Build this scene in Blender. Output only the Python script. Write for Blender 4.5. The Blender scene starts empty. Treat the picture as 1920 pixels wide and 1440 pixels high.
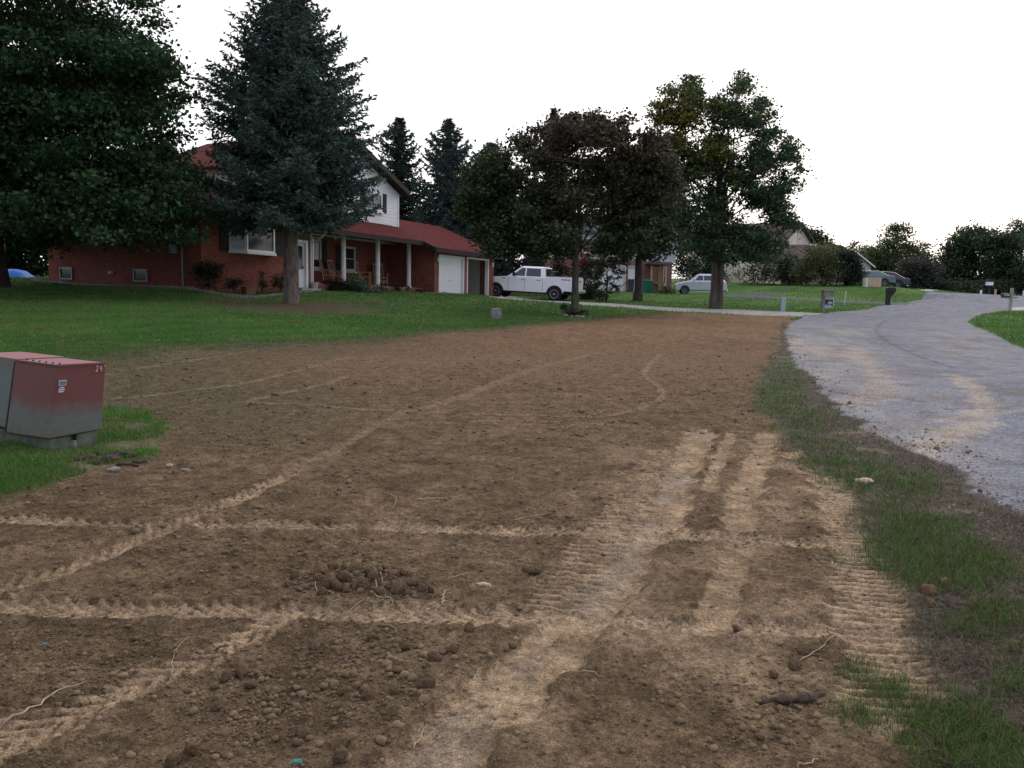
SUNE=.6; SKYL=10.6; EXPO=0
import bpy, bmesh, math
import numpy as np
from mathutils import Vector, Matrix
rng = np.random.default_rng(11)
S = bpy.context.scene
COL = S.collection
FPX = 1540.0; CAMZ = 1.65; HOR = 515.0
PITCH = math.atan((720 - HOR) / FPX); ROLL = math.radians(1.2)
FW = np.array([0, math.cos(PITCH), -math.sin(PITCH)])
R0 = np.array([1.0, 0, 0]); U0 = np.array([0, math.sin(PITCH), math.cos(PITCH)])
UP = math.cos(ROLL) * U0 - math.sin(ROLL) * R0
RT = math.cos(ROLL) * R0 + math.sin(ROLL) * U0
CAM = np.array([0, 0, CAMZ])

# ---------------------------------------------------------------- ground height
CP = [(-14,2,0),(-5,3,0),(0,3,0),(5,3,0),(14,3,0),(-12,9,0),(-4,9,0),(4,9,0),(12,9,0),(-10.6,17,.02),(-4,17,0),(3,18,0),(12,20,0),
 (-8.1,30,.42),(-3,26,.08),(-13.6,31,.86),(-13,26,.5),(-22,30,.85),(-21,38,1.0),(-9.5,36,.74),(-6.8,40,.68),(-4,44,.54),(-1.5,49,.31),(-1,51,.22),
 (2.7,48.5,.13),(2.6,34,.05),(-.6,30,.06),(13.5,38.5,0),(11,45,.0),(8.6,56,.0),(16,70,.24),(10,76,.33),(24,85,1.3),(34,82,1.35),(39.4,76,.28),(43,82,.3),(46.5,94,1.0),(34,79,1.5),
 (32,74,1.3),(26,72,1.15),(25,55,.15),(28.8,60,.19),(31,66,.22),(49,90,.34),(58,100,.4),(68,115,.5),(90,140,.8),(19.5,35,0),(30,51,.05),(45,50,.1),
 (60,75,.2),(-40,45,1.2),(-20,60,1.3),(0,70,.7),(0,110,1.0),(-60,110,1.5),(60,150,1.0),(120,140,1.0),(40,110,1.4),(30,27,0),(15,51,.0),(20,48,.0),
 (19,60,.35),(22,66,.75),(35,68,.9)]
CPA = np.array(CP, float)
def g(x, y):
    x = np.asarray(x, float); y = np.asarray(y, float)
    num = np.zeros(np.broadcast(x, y).shape); den = num.copy()
    for a, b, c in CPA:
        s = .12 * (b + 14)
        d2 = ((x - a)**2 + (y - b)**2) / s**2
        w = 1 / (d2 + .03)**1.8
        num += w * c; den += w
    w = 1 / ((220 / np.maximum(np.hypot(x, y), 1))**2 * 40 + .03)**1.8
    return (num + w * .8) / (den + w)
def ray(px, py):
    return FW + (px - 960) / FPX * RT - (py - 720) / FPX * UP
def at(px, py, Y):
    r = ray(px, py); return Vector(CAM + r * (Y / r[1]))
def gp(px, py):
    r = ray(px, py); z = 0.0
    for _ in range(40):
        k = min((z - CAMZ) / min(r[2], -1e-4), 400); p = CAM + r * k
        z = .5 * z + .5 * float(g(p[0], p[1]))
    return Vector((p[0], p[1], float(g(p[0], p[1]))))
def gx(px, Y):                       # ground point under pixel column px at depth Y
    z = 0.
    for _ in range(6):
        py0 = 520
        a = at(px, py0, Y); z = float(g(a.x, a.y))
        # refine column for roll
        v = np.array([a.x, a.y, z]) - CAM
        cx = 960 + FPX * (v @ RT) / (v @ FW); a.x += (px - cx) / FPX * Y
    return Vector((a.x, Y, z))
def proj(x, y, z):
    vx, vy, vz = x, y, z - CAMZ
    d = vy * FW[1] + vz * FW[2]
    return 960 + FPX * (vx*RT[0] + vy*RT[1] + vz*RT[2]) / d, 720 - FPX * (vx*UP[0] + vy*UP[1] + vz*UP[2]) / d
# ---------------------------------------------------------------- noise
def vn(x, y, seed=0):
    ix = np.floor(x).astype(np.int64); iy = np.floor(y).astype(np.int64)
    fx = x - ix; fy = y - iy; fx = fx*fx*(3-2*fx); fy = fy*fy*(3-2*fy)
    def h(a, b):
        n = (a*374761393 + b*668265263 + seed*974634777) & 0xffffffff
        n = ((n ^ (n >> 13)) * 1274126177) & 0xffffffff
        n = n ^ (n >> 16)
        return (n & 0xffff) / 65535.0
    return ((h(ix,iy)*(1-fx)+h(ix+1,iy)*fx)*(1-fy) + (h(ix,iy+1)*(1-fx)+h(ix+1,iy+1)*fx)*fy) * 2 - 1
def fb(x, y, f, o=3, seed=0):
    r = 0; a = 1; t = 0
    for i in range(o):
        r = r + a*vn(x*f + 17.3*i, y*f - 9.1*i, seed+i); t += a; a *= .55; f *= 2.1
    return r / t
def sstep(a, b, x):
    t = np.clip((x - a) / (b - a), 0, 1); return t*t*(3-2*t)
# ---------------------------------------------------------------- object helpers
ORG = {}
def tag(o, label=None, cat=None, group=None, kind=None):
    if label: o['label'] = label
    if cat: o['category'] = cat
    if group: o['group'] = group
    if kind: o['kind'] = kind
    return o
def thing(name, label, cat, loc=(0,0,0), rz=0, group=None):
    o = bpy.data.objects.new(name, None); COL.objects.link(o)
    o.location = loc; o.rotation_euler = (0, 0, rz); o.empty_display_size = .2
    ORG[o.name] = Vector(loc)
    return tag(o, label, cat, group)
def mesh_np(name, V, Fc, mat, parent=None, col=None, smooth=False):
    V = np.asarray(V, np.float32); Fc = np.asarray(Fc, np.int32)
    me = bpy.data.meshes.new(name)
    me.vertices.add(len(V)); me.vertices.foreach_set('co', V.ravel())
    n, k = Fc.shape
    me.loops.add(n*k); me.loops.foreach_set('vertex_index', Fc.ravel())
    me.polygons.add(n); me.polygons.foreach_set('loop_start', np.arange(0, n*k, k, dtype=np.int32))
    if smooth: me.polygons.foreach_set('use_smooth', np.ones(n, bool))
    me.update(calc_edges=True)
    if col is not None:
        c = np.ones((len(V), 4), np.float32); c[:, :3] = col
        me.color_attributes.new('Col', 'FLOAT_COLOR', 'POINT').data.foreach_set('color', c.ravel())
    me.materials.append(mat)
    o = bpy.data.objects.new(name, me); COL.objects.link(o)
    if parent: o.parent = parent
    return o
class MB:
    def __init__(s): s.v = []; s.f = []; s.uv = []
    def face(s, pts, uv=None):
        i = len(s.v); s.v += [Vector(p) for p in pts]; s.f.append(list(range(i, i+len(pts))))
        s.uv.append(uv or [(0, 0)]*len(pts)); return s
    def quads(s, P, idx, uv=None):
        for q in idx: s.face([P[k] for k in q])
        return s
    def hexa(s, P, uvs=None):        # P: 8 points, bottom 0-3 ccw, top 4-7
        Q = [(3,2,1,0),(4,5,6,7),(0,1,5,4),(1,2,6,5),(2,3,7,6),(3,0,4,7)]
        for q in Q:
            p = [Vector(P[k]) for k in q]
            if q[0] in (3,) and q[1] == 2 or q[0] == 4: uv = [(a.x, a.y) for a in p]
            else:
                w = (p[1]-p[0]).length; uv = [(0, p[0].z), (w, p[1].z), (w, p[2].z), (0, p[3].z)]
            s.face(p, uv)
        return s
    def box(s, x0, x1, y0, y1, z0, z1):
        return s.hexa([(x0,y0,z0),(x1,y0,z0),(x1,y1,z0),(x0,y1,z0),(x0,y0,z1),(x1,y0,z1),(x1,y1,z1),(x0,y1,z1)])
    def tube(s, pts, rad, n=6, cap=True):
        pts = [Vector(p) for p in pts]
        if not hasattr(rad, '__len__'): rad = [rad]*len(pts)
        base = len(s.v); prev = None
        for i, p in enumerate(pts):
            d = (pts[min(i+1, len(pts)-1)] - pts[max(i-1, 0)])
            d = d.normalized() if d.length > 1e-9 else Vector((0,0,1))
            a = prev - d*prev.dot(d) if prev is not None else (Vector((1,0,0)) if abs(d.x) < .8 else Vector((0,1,0)))
            a = (a - d*a.dot(d)).normalized(); b = d.cross(a); prev = a
            for k in range(n):
                t = 2*math.pi*k/n; s.v.append(p + (a*math.cos(t) + b*math.sin(t))*rad[i])
        for i in range(len(pts)-1):
            for k in range(n):
                q = [base+i*n+k, base+i*n+(k+1) % n, base+(i+1)*n+(k+1) % n, base+(i+1)*n+k]
                s.f.append(q); s.uv.append([(0,0)]*4)
        if cap:
            s.f.append([base+k for k in range(n)][::-1]); s.uv.append([(0,0)]*n)
            s.f.append([base+(len(pts)-1)*n+k for k in range(n)]); s.uv.append([(0,0)]*n)
        return s
    def lathe(s, c, prof, n=16, axis='z'):          # prof: (r, h)
        base = len(s.v); c = Vector(c)
        for r, h in prof:
            for k in range(n):
                t = 2*math.pi*k/n; a, b = r*math.cos(t), r*math.sin(t)
                s.v.append(c + (Vector((a,b,h)) if axis == 'z' else Vector((a,h,b)) if axis == 'y' else Vector((h,a,b))))
        for i in range(len(prof)-1):
            for k in range(n):
                s.f.append([base+i*n+k, base+i*n+(k+1) % n, base+(i+1)*n+(k+1) % n, base+(i+1)*n+k]); s.uv.append([(0,0)]*4)
        s.f.append([base+k for k in range(n)][::-1]); s.uv.append([(0,0)]*n)
        s.f.append([base+(len(prof)-1)*n+k for k in range(n)]); s.uv.append([(0,0)]*n)
        return s
    def prism(s, pts, y0, y1):                      # outline (x,z) extruded along y
        n = len(pts); a = [Vector((p[0], y0, p[1])) for p in pts]; b = [Vector((p[0], y1, p[1])) for p in pts]
        s.face(a); s.face(b[::-1])
        for k in range(n): s.face([a[k], b[k], b[(k+1) % n], a[(k+1) % n]])
        return s
    def build(s, name, mat, parent=None, smooth=False, bevel=0, world=False, weld=True):
        me = bpy.data.meshes.new(name)
        off = ORG.get(parent.name, Vector()) if (world and parent) else Vector()
        me.from_pydata([v-off for v in s.v], [], s.f)
        uvl = me.uv_layers.new(name='UVMap'); fl = []
        for u in s.uv:
            for a in u: fl += [a[0], a[1]]
        uvl.data.foreach_set('uv', fl)
        bm = bmesh.new(); bm.from_mesh(me)
        if weld: bmesh.ops.remove_doubles(bm, verts=bm.verts, dist=1e-5)
        bmesh.ops.recalc_face_normals(bm, faces=bm.faces)
        bm.to_mesh(me); bm.free()
        if smooth: me.polygons.foreach_set('use_smooth', [True]*len(me.polygons))
        me.materials.append(mat)
        o = bpy.data.objects.new(name, me); COL.objects.link(o)
        if parent: o.parent = parent; ORG[o.name] = ORG.get(parent.name, Vector())
        if bevel:
            m = o.modifiers.new('Bevel', 'BEVEL'); m.width = bevel; m.segments = 2; m.limit_method = 'ANGLE'; m.angle_limit = .6
        return o
def copy_tree(o, parent=None):
    c = o.copy(); COL.objects.link(c)
    if parent: c.parent = parent
    for ch in list(o.children): copy_tree(ch, c)
    return c
class Fr:                                            # local frame: u along wall, n outward, z up, gentle shear
    def __init__(s, x, y, z, ux, uy, shear=0):
        l = math.hypot(ux, uy); s.O = Vector((x, y, z)); s.U = Vector((ux/l, uy/l, 0)); s.N = Vector((uy/l, -ux/l, 0)); s.k = shear
    def p(s, u, n, z): return s.O + s.U*u + s.N*n + Vector((0, 0, z - s.k*u))
    def box(s, mb, u0, u1, n0, n1, z0, z1):
        P = [s.p(u0,n0,z0), s.p(u1,n0,z0), s.p(u1,n1,z0), s.p(u0,n1,z0), s.p(u0,n0,z1), s.p(u1,n0,z1), s.p(u1,n1,z1), s.p(u0,n1,z1)]
        return mb.hexa(P)
    def turn(s, u, n):                               # frame whose u axis runs along -n, facing -u (left side wall)
        a = s.p(u, n, 0); f = Fr(a.x, a.y, a.z, -s.N.x, -s.N.y); f.N = -s.U; f.k = 0; return f
    def turn_r(s, u, n):                             # frame on the right side wall, facing +u
        a = s.p(u, n, 0); f = Fr(a.x, a.y, a.z, -s.N.x, -s.N.y); f.N = s.U.copy(); f.k = 0; return f
# ---------------------------------------------------------------- materials
def nt(m):
    m.use_nodes = True; t = m.node_tree; return t, t.nodes, t.links, t.nodes['Principled BSDF']
def mat(name, c, rough=.7, var=.15, scale=6, bump=0, bscale=40, metal=0, spec=.3, coat=0, c2=None, stretch=None):
    m = bpy.data.materials.new(name); t, N, Lk, b = nt(m)
    b.inputs['Roughness'].default_value = rough; b.inputs['Metallic'].default_value = metal
    b.inputs['Specular IOR Level'].default_value = spec; b.inputs['Coat Weight'].default_value = coat
    tc = N.new('ShaderNodeTexCoord'); src = tc.outputs['Object']
    if stretch:
        mp = N.new('ShaderNodeMapping'); mp.inputs['Scale'].default_value = stretch; Lk.new(src, mp.inputs[0]); src = mp.outputs[0]
    nz = N.new('ShaderNodeTexNoise'); nz.inputs['Scale'].default_value = scale; nz.inputs['Detail'].default_value = 5
    Lk.new(src, nz.inputs['Vector'])
    mx = N.new('ShaderNodeMix'); mx.data_type = 'RGBA'
    c = tuple(c)
    lo = tuple(min(1, k*(1-var)) for k in c); hi = c2 or tuple(min(1, k*(1+var)) for k in c)
    mx.inputs['A'].default_value = (*lo, 1); mx.inputs['B'].default_value = (*hi, 1)
    mr = N.new('ShaderNodeMapRange'); mr.inputs['From Min'].default_value = .3; mr.inputs['From Max'].default_value = .7
    Lk.new(nz.outputs['Fac'], mr.inputs['Value']); Lk.new(mr.outputs[0], mx.inputs['Factor'])
    Lk.new(mx.outputs['Result'], b.inputs['Base Color'])
    if bump:
        n2 = N.new('ShaderNodeTexNoise'); n2.inputs['Scale'].default_value = bscale; n2.inputs['Detail'].default_value = 6
        Lk.new(src, n2.inputs['Vector']); bp = N.new('ShaderNodeBump'); bp.inputs['Strength'].default_value = bump
        bp.inputs['Distance'].default_value = .02; Lk.new(n2.outputs['Fac'], bp.inputs['Height']); Lk.new(bp.outputs[0], b.inputs['Normal'])
    return m
def foliage(name, rough=.65, trans=.18):
    m = bpy.data.materials.new(name); t, N, Lk, b = nt(m)
    a = N.new('ShaderNodeAttribute'); a.attribute_name = 'Col'
    Lk.new(a.outputs['Color'], b.inputs['Base Color']); b.inputs['Roughness'].default_value = rough; b.inputs['Specular IOR Level'].default_value = .15
    tr = N.new('ShaderNodeBsdfTranslucent'); Lk.new(a.outputs['Color'], tr.inputs['Color'])
    mx = N.new('ShaderNodeMixShader'); mx.inputs[0].default_value = trans
    Lk.new(b.outputs[0], mx.inputs[1]); Lk.new(tr.outputs[0], mx.inputs[2])
    Lk.new(mx.outputs[0], N['Material Output'].inputs['Surface']); return m
def groundmat(name, layers, rough, bump, bdist=.01, vor=None):
    """attribute colour times noise layers (scale, amount)"""
    m = bpy.data.materials.new(name); t, N, Lk, b = nt(m)
    a = N.new('ShaderNodeAttribute'); a.attribute_name = 'Col'; tc = N.new('ShaderNodeTexCoord'); cur = a.outputs['Color']; hs = None
    for sc, am in layers:
        n = N.new('ShaderNodeTexNoise'); n.inputs['Scale'].default_value = sc; n.inputs['Detail'].default_value = 4; n.inputs['Roughness'].default_value = .65
        Lk.new(tc.outputs['Object'], n.inputs['Vector'])
        mr = N.new('ShaderNodeMapRange'); mr.inputs['From Min'].default_value = .36; mr.inputs['From Max'].default_value = .64
        mr.inputs['To Min'].default_value = 1-am; mr.inputs['To Max'].default_value = 1+am; Lk.new(n.outputs['Fac'], mr.inputs['Value'])
        vm = N.new('ShaderNodeVectorMath'); vm.operation = 'SCALE'; Lk.new(cur, vm.inputs[0]); Lk.new(mr.outputs[0], vm.inputs['Scale']); cur = vm.outputs[0]
        if hs is None: hs = n.outputs['Fac']
        else:
            ad = N.new('ShaderNodeMath'); ad.operation = 'ADD'; Lk.new(hs, ad.inputs[0]); Lk.new(n.outputs['Fac'], ad.inputs[1]); hs = ad.outputs[0]
    if vor:
        v = N.new('ShaderNodeTexVoronoi'); v.inputs['Scale'].default_value = vor[0]; Lk.new(tc.outputs['Object'], v.inputs['Vector'])
        sx = N.new('ShaderNodeSeparateColor'); Lk.new(v.outputs['Color'], sx.inputs[0])
        mr = N.new('ShaderNodeMapRange'); mr.inputs['To Min'].default_value = 1-vor[1]; mr.inputs['To Max'].default_value = 1+vor[1]
        Lk.new(sx.outputs[0], mr.inputs['Value'])
        vm = N.new('ShaderNodeVectorMath'); vm.operation = 'SCALE'; Lk.new(cur, vm.inputs[0]); Lk.new(mr.outputs[0], vm.inputs['Scale']); cur = vm.outputs[0]
    Lk.new(cur, b.inputs['Base Color']); b.inputs['Specular IOR Level'].default_value = .06
    al = N.new('ShaderNodeAttribute'); al.attribute_name = 'Rough'; Lk.new(al.outputs['Fac'], b.inputs['Roughness'])
    bp = N.new('ShaderNodeBump'); bp.inputs['Strength'].default_value = bump; bp.inputs['Distance'].default_value = bdist
    Lk.new(hs, bp.inputs['Height']); Lk.new(bp.outputs[0], b.inputs['Normal']); return m
def brickmat(name, c1, c2, mortar):
    m = bpy.data.materials.new(name); t, N, Lk, b = nt(m)
    uv = N.new('ShaderNodeUVMap'); br = N.new('ShaderNodeTexBrick'); br.inputs['Scale'].default_value = 1
    br.inputs['Brick Width'].default_value = .21; br.inputs['Row Height'].default_value = .072; br.inputs['Mortar Size'].default_value = .006
    br.inputs['Color1'].default_value = (*c1, 1); br.inputs['Color2'].default_value = (*c2, 1); br.inputs['Mortar'].default_value = (*mortar, 1)
    Lk.new(uv.outputs[0], br.inputs['Vector'])
    tc = N.new('ShaderNodeTexCoord'); nz = N.new('ShaderNodeTexNoise'); nz.inputs['Scale'].default_value = 1.3; nz.inputs['Detail'].default_value = 6
    Lk.new(tc.outputs['Object'], nz.inputs['Vector'])
    mr = N.new('ShaderNodeMapRange'); mr.inputs['To Min'].default_value = .7; mr.inputs['To Max'].default_value = 1.3; Lk.new(nz.outputs['Fac'], mr.inputs['Value'])
    vm = N.new('ShaderNodeVectorMath'); vm.operation = 'SCALE'; Lk.new(br.outputs['Color'], vm.inputs[0]); Lk.new(mr.outputs[0], vm.inputs['Scale'])
    Lk.new(vm.outputs[0], b.inputs['Base Color']); b.inputs['Roughness'].default_value = .85; b.inputs['Specular IOR Level'].default_value = .1
    bp = N.new('ShaderNodeBump'); bp.inputs['Strength'].default_value = .4; bp.inputs['Distance'].default_value = .01; bp.invert = True
    Lk.new(br.outputs['Fac'], bp.inputs['Height']); Lk.new(bp.outputs[0], b.inputs['Normal']); return m
def glassmat(name, c, rough=.08):
    m = bpy.data.materials.new(name); t, N, Lk, b = nt(m)
    b.inputs['Base Color'].default_value = (*c, 1); b.inputs['Roughness'].default_value = rough; b.inputs['Specular IOR Level'].default_value = .6; return m
M = dict(
 brick=brickmat('brick', (.30,.088,.062), (.20,.058,.046), (.22,.14,.11)),
 brick2=brickmat('brown_brick', (.26,.12,.10), (.20,.09,.08), (.24,.18,.16)),
 shingle=mat('red_shingle', (.105,.022,.022), .95, .3, 3, .5, 30, spec=.08), shingle_g=mat('grey_shingle', (.085,.078,.085), .9, .25, 3, .4, 30, spec=.1),
 shingle_b=mat('brown_shingle', (.085,.066,.066), .9, .25, 3, .4, 30, spec=.1),
 white=mat('white_paint', (.80,.80,.80), .5, .04, 3), siding=mat('white_siding', (.78,.79,.80), .5, .05, 1.5), cream=mat('cream_paint', (.62,.60,.55), .6, .06, 3),
 siding_g=mat('grey_siding', (.42,.43,.44), .7, .12, 2), beige=mat('beige_siding', (.70,.62,.50), .7, .06, 1.2), tanw=mat('tan_siding', (.58,.50,.42), .7, .06, 1.2),
 greyw=mat('pale_grey_siding', (.52,.50,.48), .7, .06, 1.2),
 dark=mat('dark_brown_trim', (.026,.017,.016), .7, .2, 4), black=mat('black_paint', (.018,.018,.02), .45, .2, 6), rubber=mat('tyre_rubber', (.022,.022,.024), .85, .2, 20),
 shutter=mat('black_shutter', (.022,.02,.024), .6, .2, 4), glass=glassmat('window_glass', (.03,.038,.042)), cglass=glassmat('car_glass', (.025,.03,.036), .05),
 truck=mat('white_car_paint', (.86,.87,.90), .3, .02, 2, coat=.5), silver=mat('silver_car_paint', (.48,.50,.54), .3, .04, 3, metal=.5, coat=.5),
 teal=mat('green_grey_car_paint', (.09,.14,.15), .25, .05, 3, metal=.4, coat=.6), navy=mat('dark_navy_car_paint', (.02,.024,.04), .2, .05, 3, metal=.3, coat=.7),
 rim=mat('wheel_alloy', (.42,.43,.45), .35, .1, 20, metal=.7), lampred=mat('tail_lamp_red', (.35,.02,.02), .3, .05, 5), lampw=mat('lamp_lens', (.6,.62,.65), .2, .05, 5, coat=.5),
 wood=mat('varnished_wood', (.40,.25,.12), .55, .2, 4, stretch=(1,1,.2)), woodg=mat('weathered_wood', (.22,.19,.175), .85, .25, 8, .4, 30, stretch=(1,1,.15)),
 woodb=mat('brown_deck_wood', (.20,.11,.065), .8, .25, 6, stretch=(1,1,.2)), bark=mat('grey_bark', (.105,.085,.07), .95, .4, 9, 1.0, 22, stretch=(1,1,.3)),
 barkd=mat('dark_bark', (.06,.048,.04), .95, .4, 9, 1.0, 22, stretch=(1,1,.3)), barks=mat('spruce_bark', (.16,.125,.105), .95, .45, 8, 1.2, 18, stretch=(1,1,.4)),
 conc=mat('pale_concrete', (.40,.38,.36), .9, .12, 5, .3), stone=mat('grey_stone', (.24,.22,.21), .9, .25, 9, .8, 25), terra=mat('terracotta', (.34,.17,.12), .8, .15, 8),
 potw=mat('pale_pot', (.48,.42,.40), .7, .1, 8), red=mat('red_plastic', (.30,.03,.03), .5, .1, 5), binG=mat('green_plastic', (.015,.13,.085), .5, .1, 5),
 binD=mat('dark_grey_plastic', (.05,.055,.07), .5, .1, 5), tarp=mat('blue_tarp', (.03,.16,.55), .45, .15, 4, .4, 8), steel=mat('grey_steel', (.25,.26,.27), .5, .1, 5, metal=.3),
 pedg=mat('pale_green_plastic', (.33,.42,.39), .6, .08, 6), tanbox=mat('tan_box', (.52,.37,.28), .8, .1, 4),
 clod=mat('soil_clod', (.19,.127,.078), .95, .35, 3, .8, 9, spec=.05), stonep=mat('pale_pebble', (.30,.25,.20), .85, .25, 14, .5, 60), root=mat('pale_root', (.40,.31,.21), .9, .25, 20, .5, 60),
 debris=mat('teal_plastic_scrap', (.05,.20,.17), .5, .15, 12), leaf=foliage('leaves'), needle=foliage('needles', .7, .08), grassb=foliage('grass_blade', .6, .2),
 signb=mat('sign_blue', (.02,.035,.10), .4, .1, 4), signw=mat('sign_white', (.75,.77,.78), .4, .04, 4), skyglow=mat('shed_wall', (.08,.085,.09), .8, .1, 3))
# ================================================================ GROUND
def wpoly(pts):
    out = []
    for p in pts:
        if len(p) == 3: out.append((p[0], p[1]))      # already world
        else: q = gp(*p); out.append((q.x, q.y))
    return np.array(out)
def sdpoly(x, y, P):                                   # >0 inside, metres
    d2 = np.full(x.shape, 1e12); ins = np.zeros(x.shape, bool)
    for i in range(len(P)):
        ax, ay = P[i]; bx, by = P[(i+1) % len(P)]
        ex, ey = bx-ax, by-ay; L = ex*ex+ey*ey+1e-12
        t = np.clip(((x-ax)*ex + (y-ay)*ey)/L, 0, 1)
        d2 = np.minimum(d2, (x-ax-t*ex)**2 + (y-ay-t*ey)**2)
        if ay != by:
            c = ((ay > y) != (by > y)) & (x < ex*(y-ay)/ey + ax); ins ^= c
    return np.where(ins, 1, -1)*np.sqrt(d2)
def polydist(x, y, P):
    best = np.full(x.shape, 1e9); v = np.zeros(x.shape); s = np.zeros(x.shape); acc = 0
    for i in range(len(P)-1):
        ax, ay = P[i]; bx, by = P[i+1]; ex, ey = bx-ax, by-ay; L = math.hypot(ex, ey)+1e-9
        t = ((x-ax)*ex + (y-ay)*ey)/(L*L); tc = np.clip(t, 0, 1)
        d = np.hypot(x-ax-tc*ex, y-ay-tc*ey); c = d < best
        sg = np.sign(ex*(y-ay) - ey*(x-ax))
        best = np.where(c, d, best); v = np.where(c, sg*d, v); s = np.where(c, acc + tc*L, s); acc += L
    return v, s
def smoothline(P, n=8):
    P = np.array(P); out = []
    for i in range(len(P)-1):
        p0 = P[max(i-1,0)]; p1 = P[i]; p2 = P[i+1]; p3 = P[min(i+2,len(P)-1)]
        for k in range(n):
            t = k/n; out.append(.5*((2*p1)+(-p0+p2)*t+(2*p0-5*p1+4*p2-p3)*t*t+(-p0+3*p1-3*p2+p3)*t**3))
    out.append(P[-1]); return np.array(out)
def spacing(t):
    return .0027 if t < 15.5 else .004 if t < 31.5 else .007 if t < 75 else .015 if t < 200 else .04
ts = [2.3]
while ts[-1] < 1600: ts.append(ts[-1]*(1+spacing(ts[-1])))
ts = np.array(ts)
us = np.concatenate([-np.geomspace(3.2, .68, 40)[:-1], np.arange(-.68, .6801, .0025), np.geomspace(.68, 3.2, 40)[1:]])
T, Ug = np.meshgrid(ts, us, indexing='ij')
Y = T - 1.5; X = T*Ug
xs = X.ravel(); ys = Y.ravel()
Z0 = g(xs, ys)
edge_l = [(1490,602),(1470,622),(1462,645),(1436,690),(1442,760),(1478,830),(1550,885),(1625,940),(1652,1020),(1700,1110),(1712,1200),(1765,1300),(1745,1440)]
road_l = [(1505,594),(1482,606),(1470,622),(1478,655),(1502,700),(1545,740),(1600,785),(1690,838),(1790,890),(1920,972)]
P_dirt = wpoly([(-14,3,0),(-700,1005),(0,935),(110,905),(190,880),(270,852),(300,800),(285,775),(215,765),(-40,800),(-900,860),(-1100,790),(0,702),(120,690),(205,668),(300,652),(480,645),(640,640),(760,630),(900,618),(1000,608),
   (1100,601),(1180,592),(1255,588),(1400,591),(1500,594.5)] + edge_l + [(2.3,2,0),(2.2,-2,0),(-14,-2,0)])
P_verge = wpoly(edge_l + [(2.3,2,0),(2.2,-2,0),(3.8,-2,0),(3.7,4,0)] + road_l[:2:-1] + [(1462,645)])
P_road = wpoly(road_l + [(3.7,4,0),(3.8,-2,0),(9.4,-2,0),(9.4,6,0),(2100,730),(1920,655),(1870,632),(1832,616),(1815,605),(1822,597),(1845,590),(1885,583.5),(1960,580),(2400,590),(2500,566),(2100,553),(1920,551.5),(1850,552),
   (1800,555.5),(39.3,76,0),(1700,568),(1640,576.5),(1560,586)])
P_drive = wpoly([(905,552),(1083,567),(1180,572.5),(1260,577.5),(1376,581),(1500,586.5),(1545,588.5),(1500,594),(1376,590),(1260,585.5),(1180,578.5),(1083,572.5),(1040,568),(935,560.5),(860,556),(830,553)])
P_gravel = wpoly([(1355,552.5),(1480,558),(1560,563.5),(1640,566.5),(1725,567.5),(1700,572.5),(1640,570.5),(1560,568),(1480,562.5),(1355,556.5)])
P_drive3 = wpoly([(36,76.7,0),(46.5,92,0),(57,103.3,0),(56.2,104,0),(45.7,92.7,0),(35.4,77.3,0)])
P_drive4 = wpoly([(1895,577),(1960,574.5),(2300,577),(2300,586),(1895,582.5)])
nb = fb(xs, ys, 1.1, 4, 3)*.28 + fb(xs, ys, 7, 2, 5)*.08
sc_far = np.clip(ys/18, .5, 2.2)
sd_dirt = sdpoly(xs, ys, P_dirt) + nb*sc_far*1.3
sd_verge = sdpoly(xs, ys, P_verge) + nb*.5 + .35
sd_road = sdpoly(xs, ys, P_road) + nb*.7*np.clip(14/ys, .2, 1.5)
sd_drive = sdpoly(xs, ys, P_drive) + nb*.12
sd_grav = sdpoly(xs, ys, P_gravel) + nb*.25
sd_d3 = np.maximum(sdpoly(xs, ys, P_drive3), sdpoly(xs, ys, P_drive4)) + nb*.1
# -------- base colours (albedo)
def L3(c): return np.array(c)[None, :]
def mixc(a, b, w): return a*(1-w[:, None]) + b*w[:, None]
n1 = fb(xs, ys, .35, 3, 21); n2 = fb(xs, ys, 2.3, 4, 22); n3 = fb(xs, ys, 11, 3, 23); n4 = fb(xs, ys, 38, 2, 24)
w01 = lambda a: np.clip(a*.5+.5, 0, 1)
grass = mixc(L3((.044,.110,.022)), L3((.078,.150,.032)), w01(n1*2.0+n2*1.0))
grass *= (1+.10*np.sin((xs*.5-ys*.85)*5.5+n1*2))[:,None]*(1+.22*fb(xs, ys, .22, 2, 33))[:,None]
grass *= 1.0
grass = mixc(grass, L3((.075,.085,.035)), sstep(.25, .7, fb(xs, ys, .9, 3, 31))*.45)
far = sstep(6, 26, ys)
loose = mixc(L3((.108,.073,.042)), L3((.205,.140,.084)), w01(n2*1.2+n3*1.4))
warm = mixc(L3((.250,.152,.088)), L3((.148,.092,.055)), w01(n2*1.4+n3+n1))
soil = mixc(loose, warm, far*.95)
soil *= (1 + .15*n4*(1-far) + .10*n1)[:, None]
tanc = mixc(L3((.425,.300,.188)), L3((.26,.184,.112)), w01(n3*1.9+n2))
disp = .018*fb(xs, ys, 1.6, 3, 41) + .012*fb(xs, ys, 6, 3, 42) + .007*fb(xs, ys, 17, 2, 43)*np.clip(10/ys, 0, 1) + .0035*fb(xs, ys, 45, 2, 44)*(ys < 9)
crust = np.abs(fb(xs, ys, 9, 3, 45)); disp = disp + .012*(crust-.25) + .012*(np.abs(fb(xs, ys, 28, 3, 46))-.2)*(ys < 14) + (.016*fb(xs, ys, 5, 3, 47)+.014*fb(xs, ys, 12, 2, 48))*sstep(6, 14, ys)
soft = np.zeros(xs.shape); tan = np.zeros(xs.shape); wet = np.zeros(xs.shape); brt = np.zeros(xs.shape); dz = np.zeros(xs.shape); tilt = np.zeros(xs.shape)
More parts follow.
